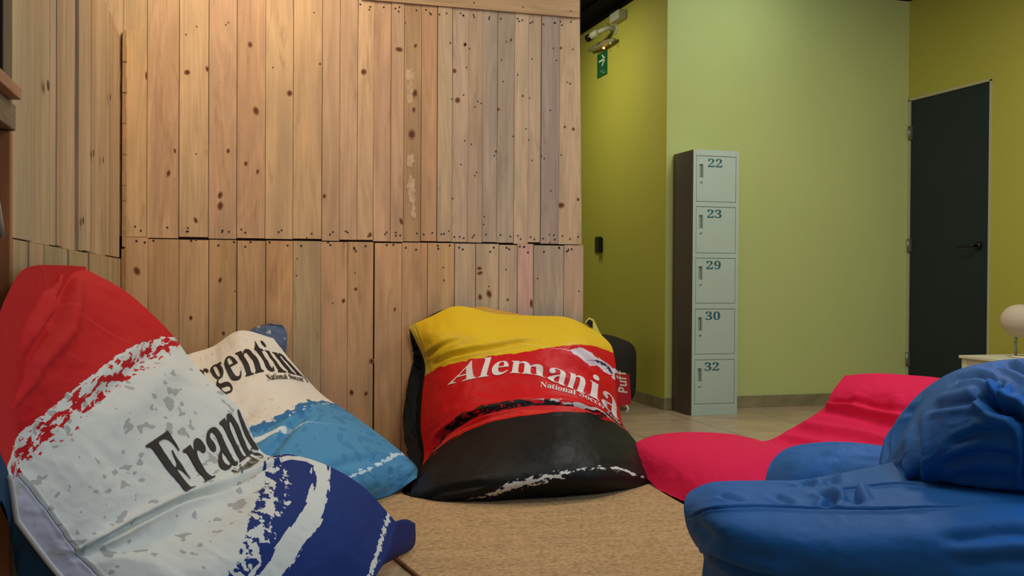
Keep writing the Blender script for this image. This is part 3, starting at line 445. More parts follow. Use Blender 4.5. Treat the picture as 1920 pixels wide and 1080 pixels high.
# boards continuing behind the left partition
x = wx(232)
for k in range(8):
    plank(x-.13, x, SEAM, 3.03, tint('abcd'[k % 4])); x -= .13
w.box((x, YW+.0, 0), (wx(1087, 300), YW+.05, 3.03), 1)
# end of the boxed-in wall, going back from the corner
xe = wx(1090)
for k in range(9):
    y0 = YW+.05+k*.12
    w.box((xe-.03, y0+.001, 0), (xe-.008, y0+.119, 3.03), 0, tint('efgf'[k % 4]))
def hdisc(px, py, rx, ry, mi, rot=0, lift=.0, row=None):
    """a knot or nail head lying in the face of a board"""
    p = atY(px, py, YW-.0165)
    yf = YW-.016
    for a, b, f, up in fronts:
        if a <= p[0] <= b and up == (p[2] > SEAM): yf = f
    s = 5.0/FPX*1.03
    ca, sa = math.cos(rot), math.sin(rot)
    if mi == 5:
        n = 22; vs = []
        for k in range(n):
            a = 2*math.pi*k/n; q = 1+.38*float(vnoise(np.array(k*.9+px), np.array(py*1.), 3))*2; vs.append((p[0]+rx*s*q*math.cos(a), yf-.0005-lift, p[2]+ry*s*q*math.sin(a)))
        w.add(vs, [tuple(range(n))], 5)
    else: w.disc((p[0], yf-.0005-lift, p[2]), (rx*s*ca, 0, rx*s*sa), (-ry*s*sa, 0, ry*s*ca), 14, mi)
KN = [(428,283,3,4),(413,366,4,6),(412,285,0,0),(461,307,3,4),(483,322,2.5,4),(351,136,5,4),(389,130,3,5),(274,142,1.5,7),(543,175,5,5),(367,413,3,5),(413,386,5,7),
      (748,93,7,4),(779,86,3,4),(778,175,5,7),(776,206,3,5),(772,252,7,9),(682,135,5,5),(852,133,4,4),(858,188,5,5),(872,83,3,3),(872,84,2,3),(844,81,2,2),(934,205,3,3),(958,75,2.5,3),
      (1052,90,2.5,2.5),(1059,238,2.5,2.5),(1075,242,3,3),(1069,157,2,2),(1052,385,7,5),(1084,374,3,3),(930,284,2.5,2.5),(752,415,3,6),(608,368,3,4),(980,180,2,2.5),
      (257,508,5,7),(413,525,3,5),(419,625,3,3.5),(358,596,3,4),(644,564,3,4),(667,542,3,3),(917,551,5,7),(900,557,4,5),(697,677,5,5),(659,736,4,5),(686,738,3,4),(996,569,3,8),
      (667,471,2,3),(952,562,2,3),(694,440,3,4),(900,512,6,3),(899,503,5,3),(480,208,5,7),(469,84,4,5),(328,283,2,4),(316,325,3,6),(600,120,2,2),(740,580,2,4),(835,700,2,3)]
for px, py, rx, ry in KN:
    if rx == 0: continue
    r = rnd.uniform(-.4, .4)
    hdisc(px, py, rx*1.05, ry*1.15, 3, r, 0); hdisc(px, py, rx*.62, ry*.68, 2, r, .0004)
for q, (px, py, rx, ry) in enumerate([(769,140,8,11),(768,172,6,20),(769,300,7,12),(771,358,8,24),(774,398,5,14)]):
    hdisc(px, py, rx, ry, 5, rnd.uniform(-.3, .3), .0008+.00015*q)
for i in range(len(ux)-1):            # nails along the ends of the boards
    for y0 in (447-9, None if ux[i] < 640 else 3):
        if y0 is None: continue
        for k in range(rnd.choice((1, 2, 2, 3))):
            px = rnd.uniform(ux[i]+5, ux[i+1]-5)
            yy = (y0 if y0 > 100 else 3+(px-680)*.084+10)+(px-660)*(.02 if y0 > 100 else 0)+rnd.uniform(-5, 5)
            hdisc(px, yy, 1.7, 1.7, 4, 0, .0006)
for i in range(len(lx)-1):
    for k in range(rnd.choice((1, 2, 2, 3))):
        px = rnd.uniform(lx[i]+5, lx[i+1]-5); hdisc(px, 459+(px-660)*.02+rnd.uniform(-4, 8), 1.9, 1.9, 4, 0, .0006)
for k in range(46):
    hdisc(rnd.uniform(830, 1088), rnd.uniform(60, 560), 1.3, 1.6, 4, 0, .0006)
for k in range(14):
    hdisc(rnd.uniform(250, 760), rnd.uniform(20, 620), 1.2, 1.5, 2, 0, .0006)
tag(w.build('wall_back_boards', [wood, gap_m, knot_m, knot2_m, nail_m, pale_m], attr=True), kind='structure')
# horizontal board over the vertical ones
w = MB()
xa, xb = wx(676, 10), wx(1083, 20)
w.box((xa, YW-.032, TOP+.001), (xb, YW+.04, TOP+.125), 0, srgb(196, 160, 116)); w.box((xa, YW-.03, TOP+.128), (xb, YW+.04, 3.03), 0, srgb(190, 154, 110))
for k in range(9):
    p = (xa+.05+k*(xb-xa-.1)/8, YW-.0326, TOP+.03+.05*(k % 2)); w.disc(p, (.004, 0, 0), (0, 0, .004), 10, 1)
tag(w.build('trim_1', [woodx, nail_m], attr=True), kind='structure')
# rough corner batten
w = MB()
zt = wz(225, 60)
for k in range(14):
    z0 = SEAM-.05+(zt-SEAM+.05)*k/14; z1 = SEAM-.05+(zt-SEAM+.05)*(k+1)/14; o_ = rnd.uniform(0, .006)
    w.box((XL+.006, YW-.040-o_, z0), (XL+.020+o_*.7, YW-.012, z1), 0, srgb(176+rnd.uniform(-8, 6), 134, 88))
w.box((XL+.003, YW-.04, 0), (XL+.022, YW-.012, SEAM-.06), 0, srgb(168, 122, 76))
tag(w.build('trim_2', [wood], attr=True), kind='structure')

# left partition of pale boards
w = MB(); LT = 2.02
yb = [float(atX(p, 200, XL)[1]) for p in (22, 62, 97, 109, 121, 144, 148, 156, 172, 181, 191, 201, 207, 213)]+[YW-.05]
lcol = [(180,156,116),(178,152,112),(184,158,122),(170,140,100),(182,152,114),(96,68,44),(180,150,112),(184,156,120),(176,144,104),(190,162,124),(182,152,112),(190,160,120),(178,146,106),(188,158,118)]
YN = yb[0]
for i in range(len(yb)-1):
    d = rnd.uniform(0, .006) if i != 5 else -.010
    c = srgb(*lcol[i]); w.box((XL-.02, yb[i]+.005, 1.006+rnd.uniform(-.003, .003)), (XL-.006+d, yb[i+1]-.005, LT), 0, c)
y = YN
while y < YW-.06:
    y2 = min(y+rnd.choice((.1, .13, .16, .22)), YW-.05)
    w.box((XL-.02, y+.004, 0), (XL-.004+rnd.uniform(0, .006), y2-.004, 1.002), 0, srgb(176+rnd.uniform(-12, 8), 146, 104)); y = y2
w.box((XL-.05, YN, 0), (XL-.018, YW-.03, LT-.002), 1)
for py, pz in [(85, 160), (172, 287), (204, 182), (152, 414), (190, 300)]:
    p = atX(py, pz, XL); w.disc((XL+.0065, p[1], p[2]), (0, .022, 0), (0, 0, .014), 12, 2)
tag(w.build('wall_left_boards', [wood, gap_m, knot_m], attr=True), kind='structure')
# rough brown wall where the partition ends
w = MB(); y = .2
while y < YN-.02:
    y2 = min(y+.11+rnd.uniform(0, .03), YN-.01)
    w.box((XL-.10, y+.002, 0), (XL-.075+rnd.uniform(0, .008), y2-.002, 3.03), 0, srgb(142+rnd.uniform(-14, 14), 92, 50)); y = y2
w.box((XL-.14, .2, 0), (XL-.10, YN, 3.03), 1)
tag(w.build('wall_left_rough', [wood, gap_m], attr=True), kind='structure')

# ------------------------------------------------------------------ painted shell
lime = mat('lime_paint', srgb(188, 182, 64), .75, bump=.05, bscale=120, var=.03, vscale=1.5)
pale = mat('pale_lime_paint', srgb(184, 190, 112), .75, bump=.05, bscale=120, var=.03, vscale=1.5)
ochre = mat('ochre_lime_paint', srgb(174, 168, 66), .75, bump=.05, bscale=120, var=.03, vscale=1.5)
w = MB(); w.box((XY, YG, 0), (XR+.1, YG+.15, ZC)); tag(w.build('wall_back', pale), kind='structure')
w = MB(); w.box((XY, YG+.151, 0), (XY+.15, 9.5, ZC))
tag(w.build('wall_left_yellow', lime), kind='structure')
w = MB(); w.box((XY, YG+.0, 0), (XY+.15, YG+.151, ZC))
w = MB(); w.box((XY-.004, YG+.0, 0), (XY, YG+.151, ZC)); tag(w.build('trim_3', lime), kind='structure')
DY0, DY1, DZ = 5.605, YG-.015, 2.292
w = MB(); w.box((XR, .2, 0), (XR+.12, DY0-.0, ZC)); w.box((XR, DY0, DZ), (XR+.12, YG, ZC)); w.box((XR, DY1, 0), (XR+.12, YG, DZ)); w.box((XR+.1, DY0, 0), (XR+.12, DY1, DZ))
tag(w.build('wall_right', ochre), kind='structure')
w = MB(); w.box((-.7, 9.5, 0), (XY+.15, 9.6, ZC)); tag(w.build('wall_far', lime), kind='structure')
# black corrugated ceiling
w = MB(); w.box((-2.2, -.5, ZC+.02), (XR+.2, 9.6, ZC+.06))
x = -2.2
while x < XR+.1: w.box((x, -.5, ZC-.0), (x+.09, 9.6, ZC+.025)); x += .2
ceil_m = mat('black_ceiling', srgb(20, 20, 22), .9, var=.2, vscale=6, spec=.1)
tag(w.build('ceiling', ceil_m), kind='structure')
# tiled floor
fm = bpy.data.materials.new('floor_tiles'); fm.use_nodes = True; nt = fm.node_tree; b = nt.nodes['Principled BSDF']
tc = nt.nodes.new('ShaderNodeTexCoord'); br = nt.nodes.new('ShaderNodeTexBrick'); br.offset = 0
br.inputs['Scale'].default_value = 1; br.inputs['Brick Width'].default_value = .6; br.inputs['Row Height'].default_value = .6; br.inputs['Mortar Size'].default_value = .004
br.inputs['Color1'].default_value = (*srgb(176, 152, 120), 1); br.inputs['Color2'].default_value = (*srgb(170, 147, 116), 1); br.inputs['Mortar'].default_value = (*srgb(104, 96, 80), 1)
nz = nt.nodes.new('ShaderNodeTexNoise'); nz.inputs['Scale'].default_value = 5; nz.inputs['Detail'].default_value = 7
mr = nt.nodes.new('ShaderNodeMapRange'); mr.inputs[1].default_value = .3; mr.inputs[2].default_value = .7; mr.inputs[3].default_value = .86; mr.inputs[4].default_value = 1.1
mx = nt.nodes.new('ShaderNodeMix'); mx.data_type = 'RGBA'; mx.blend_type = 'MULTIPLY'; mx.inputs[0].default_value = 1
nt.links.new(tc.outputs['Object'], br.inputs['Vector']); nt.links.new(tc.outputs['Object'], nz.inputs['Vector']); nt.links.new(nz.outputs['Fac'], mr.inputs[0])
nt.links.new(br.outputs['Color'], mx.inputs[6]); nt.links.new(mr.outputs[0], mx.inputs[7]); nt.links.new(mx.outputs[2], b.inputs['Base Color'])
b.inputs['Roughness'].default_value = .32
w = MB(); w.box((-2.2, -.5, -.05), (XR+.2, 9.6, 0)); tag(w.build('floor', fm), kind='structure')
# skirting tiles
sk = mat('skirting_tile', srgb(134, 124, 88), .4, var=.22, vscale=9)
w = MB(); w.box((XY-.012, YG-.012, .0), (XR, YG, .085)); tag(w.build('baseboard_back', sk, bevel=.002), kind='structure')
w = MB(); w.box((XY-.012, YG, .0), (XY, 9.5, .085)); tag(w.build('baseboard_left', sk, bevel=.002), kind='structure')
w = MB(); w.box((XR-.012, .2, .0), (XR, DY0-.03, .085)); tag(w.build('baseboard_right', sk, bevel=.002), kind='structure')

# ------------------------------------------------------------------ door
door_m = mat('door_black', srgb(12, 30, 38), .6, var=.08, vscale=3); steel = mat('brushed_steel', srgb(150, 148, 132), .35, .8)
frame_m = mat('door_edge', srgb(176, 172, 130), .6); black_m = mat('black_metal', srgb(14, 14, 15), .35, .3)
dr = tag(empty('door_1', (XR, DY0, 0)), kind='structure')
w = MB(); w.box((XR+.004, DY0+.012, .006), (XR+.044, DY1-.012, DZ-.014)); w.build('door_leaf', door_m, dr, bevel=.002)
w = MB(); w.box((XR-.006, DY0-.01, 0), (XR+.09, DY0+.008, DZ)); w.box((XR-.006, DY1-.008, 0), (XR+.09, DY1+.01, DZ)); w.box((XR-.006, DY0-.01, DZ-.010), (XR+.09, DY1+.01, DZ+.008))
w.build('door_frame', frame_m, dr)
for hz in (.33, 1.19, 2.04):
    w = MB(); w.box((XR-.010, DY1-.03, hz-.05), (XR+.006, DY1+.004, hz+.05)); w.tube([(XR-.012, DY1-.010, hz-.052), (XR-.012, DY1-.010, hz+.052)], .007)
    w.build('hinge', steel, dr)
hp = atX(1834, 461, XR); hy, hzz = float(hp[1]), float(hp[2])
w = MB(); w.tube([(XR+.004, hy, hzz), (XR-.012, hy, hzz)], .028, 20); w.tube([(XR-.01, hy, hzz), (XR-.055, hy, hzz), (XR-.06, hy+.02, hzz), (XR-.06, hy+.135, hzz-.002)], .0095, 10)
w.build('door_handle', black_m, dr)

# ------------------------------------------------------------------ locker
lk = tag(empty('locker', (3.255, 6.28, 0)), 'tall narrow grey metal locker with five numbered doors against the pale green wall', 'locker')
LX0, LX1, LY0, LY1, LZ = 3.088, 3.432, 6.135, 6.435, 1.80
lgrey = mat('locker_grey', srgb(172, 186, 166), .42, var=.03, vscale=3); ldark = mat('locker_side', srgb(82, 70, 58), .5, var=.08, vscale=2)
w = MB(); t = .022
w.box((LX0+.004, LY0+.03, .01), (LX1, LY1, LZ-.002))
dh = []; pyb = [(293, 379), (388, 475), (484, 569), (579, 664), (674, 757)]
for a, b_ in pyb: dh.append((float(atY(1345, b_, LY0)[2]), float(atY(1345, a, LY0)[2])))
w.box((LX0, LY0, 0), (LX0+t, LY0+.03, LZ)); w.box((LX1-t, LY0, 0), (LX1, LY0+.03, LZ))
zs = [LZ]+[z for a, b_ in dh for z in (b_, a)]+[0]
for i in range(0, len(zs), 2): w.box((LX0+t, LY0, zs[i+1]), (LX1-t, LY0+.03, zs[i]))
w.build('locker_body', lgrey, lk, bevel=.0015)
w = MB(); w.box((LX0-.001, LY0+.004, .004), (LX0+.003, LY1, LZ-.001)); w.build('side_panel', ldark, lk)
num_m = mat('locker_number', srgb(8, 84, 92), .5); slot_m = mat('handle_recess', srgb(140, 148, 132), .5); lock_m = mat('lock_chrome', srgb(190, 190, 185), .2, .9)
for k, ((z0, z1), num) in enumerate(zip(dh, ('22', '23', '29', '30', '32'))):
    w = MB(); a, b_ = LX0+t+.0025, LX1-t-.0025; z0 += .003; z1 -= .003
    hx0, hx1 = a+.020, a+.050; h0, h1 = z1-.145, z1-.055; yf = LY0+.001
    # door skin with a real recess
    w.box((a, yf, z0), (hx0, yf+.018, z1)); w.box((hx1, yf, z0), (b_, yf+.018, z1)); w.box((hx0, yf, z0), (hx1, yf+.018, h0)); w.box((hx0, yf, h1), (hx1, yf+.018, z1))
    d = w.build('door', lgrey, lk, bevel=.0008)
    w = MB(); w.box((hx0, yf+.013, h0), (hx1, yf+.017, h1)); w.box((hx1-.007, yf+.002, h0), (hx1-.001, yf+.014, h1)); w.build('handle', slot_m, d)
    w = MB(); w.tube([(a+.034, yf+.004, h0-.030), (a+.034, yf-.004, h0-.030)], .0085, 16); w.box((a+.033, yf-.0046, h0-.035), (a+.035, yf-.0035, h0-.025)); w.build('lock', lock_m, d)
    s = .092/ (2*372)
    flat_text('number', num, (a+.080-(.003*k), yf-.0008, z1-.072), (1.34, 0, 0), (0, 0, 1), .056, num_m, d)

# ------------------------------------------------------------------ wall fittings
p = atX(1124, 460, XY); w = MB(); y0, z0 = float(p[1]), float(p[2])
sw = tag(empty('socket', (XY, y0, z0)), 'black socket plate with a plug on the yellow-green wall beside the boarded wall', 'socket')
w.box((XY-.012, y0-.075, z0-.062), (XY, y0+.08, z0+.060)); w.build('plate', black_m, sw, bevel=.004)
w = MB(); w.box((XY-.045, y0-.085, z0-.055), (XY-.012, y0-.005, z0+.068)); w.build('plug', black_m, sw, bevel=.006)
# exit sign
green = mat('sign_green', srgb(20, 96, 44), .5); white_m = mat('sign_white', srgb(214, 232, 206), .5)
ya, yb_ = float(atX(1139, 120, XY)[1]), float(atX(1121, 120, XY)[1]); za, zb = float(atX(1130, 143, XY)[2]), float(atX(1130, 98, XY)[2])
es = tag(empty('exit_sign', (XY, ya, za)), 'green emergency route sign with a white arrow high on the yellow-green wall', 'sign')
w = MB(); w.box((XY-.006, ya, za), (XY, yb_, zb)); w.build('board', green, es)
w = MB(); cy = (ya+yb_)/2; cz = za+(zb-za)*.66; sc = (zb-za)*.5; xs = XY-.0068
def bar(y0, z0, y1, z1, t):
    d = Vector((0, y1-y0, z1-z0)); n = Vector((0, -d.z, d.y)).normalized()*t; a = Vector((xs, y0, z0)); c = Vector((xs, y1, z1))
    w.add([a-n, c-n, c+n, a+n], [(0, 1, 2, 3)])
hw = (yb_-ya)/2; bar(cy+.62*hw, cz, cy-.5*hw, cz, .085*sc); bar(cy-.68*hw, cz-.04*sc, cy+.02*hw, cz+.46*sc, .085*sc); bar(cy-.68*hw, cz+.04*sc, cy+.02*hw, cz-.46*sc, .085*sc)
w.build('arrow', white_m, es)
w = MB()
for k in range(2):
    zz = za+(zb-za)*(.22-.1*k)
    for j in range(7-k): bar(cy+.36*sc-j*.11*sc-k*.04, zz, cy+.29*sc-j*.11*sc-k*.04, zz, .022*sc)
w.build('small_lettering', white_m, es)
# emergency lamp: boat shaped body
q0, q1 = atX(1105, 95, XY-.04), atX(1152, 74, XY-.04)
em = tag(empty('emergency_lamp', tuple(map(float, (q0+q1)/2))), 'slim boat-shaped emergency lamp with a small amber light above the green sign', 'lamp')
w = MB(); n = 12
pts = [q0+(q1-q0)*(k/n) for k in range(n+1)]; w.tube(pts, [.008+.022*math.sin(math.pi*min(max(k/n, .02), .98))**.6 for k in range(n+1)], 14)
w.build('housing', mat('lamp_housing', srgb(150, 140, 96), .4), em)
led = mat('amber_led', srgb(255, 190, 90), .3, emit=srgb(255, 170, 70), estr=5)
w = MB(); p = atX(1132, 90, XY-.065); w.lathe(tuple(p), [(.001, -.009), (.009, -.005), (.009, .005), (.001, .009)], 12); w.build('indicator_light', led, em)
w = MB(); p = atX(1145, 81, XY-.065); w.lathe(tuple(p), [(.001, -.010), (.010, -.005), (.010, .005), (.001, .010)], 12); w.build('test_button', white_m, em)
w = MB(); m_ = (q0+q1)/2; w.tube([(XY, m_[1]-.05, m_[2]+.03), (XY-.03, m_[1]-.05, m_[2]+.02)], .02); w.build('bracket', frame_m, em)
# security camera
cwh = mat('camera_white', srgb(186, 186, 150), .5)
c0, c1 = atX(1122, 60, XY-.12), atX(1103, 72, XY-.16)
ct = tag(empty('security_camera', tuple(map(float, c0))), 'white bullet security camera with a black front under the dark ceiling', 'camera')
w = MB(); w.tube([c0, c0+(c1-c0)*.62], .030, 16); w.build('body', cwh, ct)
w = MB(); w.tube([c0+(c1-c0)*.60, c0+(c1-c0)*1.05], [.028, .031], 16); w.build('lens_hood', black_m, ct)
w = MB(); w.tube([(XY, c0[1]-.06, c0[2]+.02), (XY-.05, c0[1]-.05, c0[2]+.03), tuple(c0)], .018); w.tube([(XY-.004, c0[1]-.06, c0[2]+.02), (XY, c0[1]-.06, c0[2]+.02)], .05, 16); w.build('mount', cwh, ct)
w = MB(); w.tube([(XY-.01, c0[1]+.02, c0[2]+.02), (XY-.03, c0[1]+.05, c0[2]+.08), (XY-.012, c0[1]+.10, c0[2]+.10), (XY-.01, c0[1]+.12, c0[2]+.04)], .005, 8); w.build('cable', cwh, ct)
p = atX(1158, 31, XY-.04)
jb = MB(); jb.box((XY-.07, p[1]-.09, p[2]-.035), (XY, p[1]+.09, min(p[2]+.035, ZC-.003)))
o = jb.build('junction_box', cwh, bevel=.006); tag(o, 'small pale junction box where the yellow-green wall meets the black ceiling', 'box')

# ------------------------------------------------------------------ bunk-like shelf at the left edge
BX = XL+.03
sh = tag(empty('wooden_shelf', (BX-.1, 2.0, 1.2)), 'rough wooden shelf board on a beam and post at the left edge', 'shelf')
ye = float(atX(40, 170, BX)[1]); z1 = float(atX(40, 165, BX)[2]); z0 = float(atX(40, 188, BX)[2])
w = MB(); w.box((BX-.34, 1.1, z0), (BX, ye, z1), 0, srgb(170, 122, 84)); w.build('board', woody, sh, bevel=.002, ).data
def retint(o, c):
    a = o.data.attributes.new('tint', 'FLOAT_VECTOR', 'FACE'); a.data.foreach_set('vector', list(c)*len(o.data.polygons)); return o
retint(sh.children[0], srgb(176, 126, 88))
z2 = float(atX(28, 245, BX-.02)[2]); y2 = float(atX(30, 215, BX-.02)[1])
w = MB(); w.box((BX-.10, 1.1, z2), (BX-.02, y2, z0-.002)); retint(w.build('beam', woody, sh, bevel=.003), srgb(120, 104, 78))
y3 = float(atX(36, 350, BX-.025)[1]); y4 = float(atX(20, 350, BX-.025)[1])
w = MB(); w.box((BX-.065, y4, .0), (BX-.025, min(y3, YN-.015), z2-.002)); retint(w.build('post', wood, sh, bevel=.003), srgb(168, 108, 62))
w = MB(); a = atX(-22, 300, BX-.045); c = atX(12, 505, BX-.045)
w.tube([a, c], .012, 4); retint(w.build('brace', wood, sh), srgb(176, 156, 130))

# ------------------------------------------------------------------ rug
rm = bpy.data.materials.new('jute'); rm.use_nodes = True; nt = rm.node_tree; b = nt.nodes['Principled BSDF']; b.inputs['Roughness'].default_value = .9
b.inputs['Specular IOR Level'].default_value = .15
tc = nt.nodes.new('ShaderNodeTexCoord')
def _n(tp, **k):
    n = nt.nodes.new(tp)
    for a, v in k.items(): n.inputs[a].default_value = v
    return n
mp = _n('ShaderNodeMapping', Scale=(62, 110, 1)); mp.inputs['Rotation'].default_value = (0, 0, .28); nt.links.new(tc.outputs['Object'], mp.inputs[0])
vo = _n('ShaderNodeTexVoronoi', Scale=1.0); nt.links.new(mp.outputs[0], vo.inputs['Vector'])
mp2 = _n('ShaderNodeMapping', Scale=(3, 22, 1)); mp2.inputs['Rotation'].default_value = (0, 0, .28); nt.links.new(tc.outputs['Object'], mp2.inputs[0])
n2 = _n('ShaderNodeTexNoise', Scale=1.0, Detail=5.0); nt.links.new(mp2.outputs[0], n2.inputs['Vector'])
r1 = _n('ShaderNodeMapRange'); r1.inputs[1].default_value = 0; r1.inputs[2].default_value = .9; r1.inputs[3].default_value = 1.14; r1.inputs[4].default_value = .58
nt.links.new(vo.outputs['Distance'], r1.inputs[0])
r2 = _n('ShaderNodeMapRange'); r2.inputs[1].default_value = .3; r2.inputs[2].default_value = .7; r2.inputs[3].default_value = .90; r2.inputs[4].default_value = 1.08
nt.links.new(n2.outputs['Fac'], r2.inputs[0])
m1 = nt.nodes.new('ShaderNodeMix'); m1.data_type = 'RGBA'; m1.blend_type = 'MULTIPLY'; m1.inputs[0].default_value = 1; m1.inputs[6].default_value = (*srgb(196, 160, 114), 1); nt.links.new(r1.outputs[0], m1.inputs[7])
m2 = nt.nodes.new('ShaderNodeMix'); m2.data_type = 'RGBA'; m2.blend_type = 'MULTIPLY'; m2.inputs[0].default_value = 1; nt.links.new(m1.outputs[2], m2.inputs[6]); nt.links.new(r2.outputs[0], m2.inputs[7])
nt.links.new(m2.outputs[2], b.inputs['Base Color'])
bp = _n('ShaderNodeBump', Strength=.7, Distance=.004); bp.invert = True; nt.links.new(vo.outputs['Distance'], bp.inputs['Height']); nt.links.new(bp.outputs[0], b.inputs['Normal'])
ra, rb = atZ(748, 1051, .008), atZ(784, 1081, .008)      # visible stretch of the rug's edge
e1 = (rb-ra)/np.linalg.norm(rb-ra); e2 = np.array([-e1[1], e1[0], 0])
if e2[1] < 0: e2 = -e2
rc = ra-e1*.95
w = MB(); RL, RW_ = 3.2, 1.95
P = [rc, rc+e1*RL, rc+e1*RL+e2*RW_, rc+e2*RW_]
w.add([(p[0], p[1], .0005) for p in P]+[(p[0], p[1], .009) for p in P], [(0,3,2,1), (4,5,6,7), (0,1,5,4), (1,2,6,5), (2,3,7,6), (3,0,4,7)])
rug = w.build('rug', rm, bevel=.003); tag(rug, 'flat woven natural jute rug under the bean bags', 'rug')
w = MB(); hem = mat('rug_hem', srgb(120, 82, 48), .9, bump=.4, bscale=200)
w.tube([(p[0], p[1], .007) for p in (P+[P[0], P[1]])[:5]], .0068, 8)
w.build('hem', hem, rug)

# ------------------------------------------------------------------ bean bags
def clampf(xmin=None, ymax=None, zmin=.012, wood=True):
    def f(S):
        S = S.copy(); S[..., 2] = np.maximum(S[..., 2], zmin)
        if ymax: S[..., 1] = np.minimum(S[..., 1], ymax)
        if xmin: S[..., 0] = np.maximum(S[..., 0], xmin)
        return S
    return f
def behind(B, S, gap, k):
    N = -sheet_normals(S); d = ((B-S)*N).sum(-1)+gap*k
    return B-N*np.maximum(d, 0)[..., None]
def bag(name, S, back_off, back_mat, front_mat, attrs, parent, clamp, thick=1., piping=None, power=.55, follow=0.):
    nv, nu = S.shape[:2]
    C = coons(S)*(1-follow)+S*follow; U, V = np.meshgrid(np.linspace(0, 1, nu), np.linspace(0, 1, nv))
    k = (np.sin(np.pi*U)*np.sin(np.pi*V))**power
    B = clamp(C+np.array(back_off)[None, None]*k[..., None]*thick+.012*fbm(U*5, V*5, 9)[..., None]*k[..., None])
    if follow: B[..., 0] -= .012*np.minimum(k*3, 1)
    else: B = clamp(behind(B, S, .02, k))
    B[0] = S[0]; B[-1] = S[-1]; B[:, 0] = S[:, 0]; B[:, -1] = S[:, -1]
    f = sheet_obj('front_panel', S, front_mat, parent, attrs)
    bk = sheet_obj('back_panel', B, back_mat, parent, flip=True, sub=2)
    if piping:
        w = MB()
        loop = [S[0, i] for i in range(0, nu, 4)]+[S[j, -1] for j in range(2, nv, 4)]+[S[-1, i] for i in range(nu-3, -1, -4)]+[S[j, 0] for j in range(nv-4, 3, -4)]
        w.tube(loop+[loop[0]], .004, 6, caps=False); w.build('piping', piping, parent)
    return f, bk

C_RED = srgb(202, 12, 18); C_WHITE = srgb(206, 208, 198); C_NAVY = srgb(20, 46, 108); C_BLACK = srgb(15, 15, 15)
C_YEL = srgb(222, 184, 30); C_SKY = srgb(78, 142, 182); C_GREY = srgb(152, 152, 146)
ink = mat('black_ink', srgb(18, 18, 20), .6); wink = mat('white_ink', srgb(226, 216, 208), .6)

#NUMPY-BEGIN
# -- Alemania
def gY(rows): return [[atY(*p) for p in r] for r in rows]
def gD(rows): return [[atD(*p) for p in r] for r in rows]
ALE = gY([
 [(766,612,4.93),(806,594,4.90),(858,574,4.90),(930,588,4.92),(1000,592,4.92),(1062,595,4.92),(1108,614,4.93)],
 [(780,640,4.90),(815,630,4.72),(880,618,4.66),(950,620,4.68),(1012,620,4.68),(1084,622,4.72),(1138,638,4.86)],
 [(797,684,4.86),(830,676,4.66),(890,664,4.56),(958,656,4.55),(1022,650,4.55),(1094,646,4.6),(1150,660,4.80)],
 [(792,738,4.80),(828,722,4.58),(888,712,4.46),(958,704,4.43),(1030,700,4.43),(1102,702,4.5),(1158,716,4.72)],
 [(789,800,4.70),(828,780,4.48),(890,764,4.35),(968,752,4.3),(1045,748,4.3),(1115,756,4.38),(1165,786,4.62)],
 [(795,858,4.55),(846,822,4.38),(915,800,4.24),(988,788,4.16),(1060,785,4.16),(1130,797,4.26),(1186,820,4.52)],
 [(776,905,4.35),(832,875,4.15),(905,856,4.02),(988,844,3.94),(1072,844,3.94),(1152,855,4.05),(1232,872,4.42)],
 [(762,930,4.18),(820,922,4.02),(900,914,3.90),(990,905,3.84),(1080,902,3.84),(1165,900,3.95),(1268,908,4.34)],
 [(770,946,4.12),(830,952,4.00),(905,948,3.98),(990,944,4.00),(1080,940,4.03),(1165,936,4.08),(1272,932,4.28)]])
ALE_CR = [([(.10,.33),(.24,.29),(.42,.285),(.7,.25)], .012, .020), ([(.02,.27),(.12,.25),(.30,.20)], .012, .012), ([(.0,.80),(.12,.74),(.35,.68),(.6,.655),(.85,.68),(.98,.73)], .016, .022),
          ([(.62,.40),(.75,.50),(.9,.58)], .02, .012), ([(.2,.60),(.3,.48)], .02, .008), ([(.85,.33),(.97,.44)], .016, .012), ([(.05,1.2),(.2,1.1),(.4,1.08)], .02, .01), ([(.045,.02),(.05,.28)], .008, .008)]
# -- Argentina
ARG = gY([
 [(290,724,4.45),(338,672,4.68),(398,650,4.80),(450,620,4.86),(512,634,4.90)],
 [(290,800,4.20),(345,735,4.40),(410,700,4.50),(480,668,4.62),(552,684,4.86)],
 [(300,870,4.00),(360,800,4.12),(430,760,4.25),(520,722,4.44),(602,738,4.80)],
 [(330,930,3.85),(400,870,3.90),(480,810,4.02),(570,765,4.26),(652,772,4.70)],
 [(390,980,3.75),(460,925,3.75),(540,870,3.84),(630,815,4.10),(716,818,4.56)],
 [(450,1010,3.78),(530,975,3.76),(620,925,3.82),(705,880,4.06),(777,870,4.46)],
 [(500,1010,3.90),(580,985,3.92),(665,955,4.00),(735,926,4.16),(782,895,4.34)]])
ARG_CR = [([(.30,.75),(.55,.70),(.8,.62)], .018, .02), ([(.2,.2),(.5,.26),(.8,.3)], .03, .010), ([(.5,.9),(.8,.95),(.9,1.0)], .02, .01), ([(.3,.45),(.6,.5)], .03, .012)]
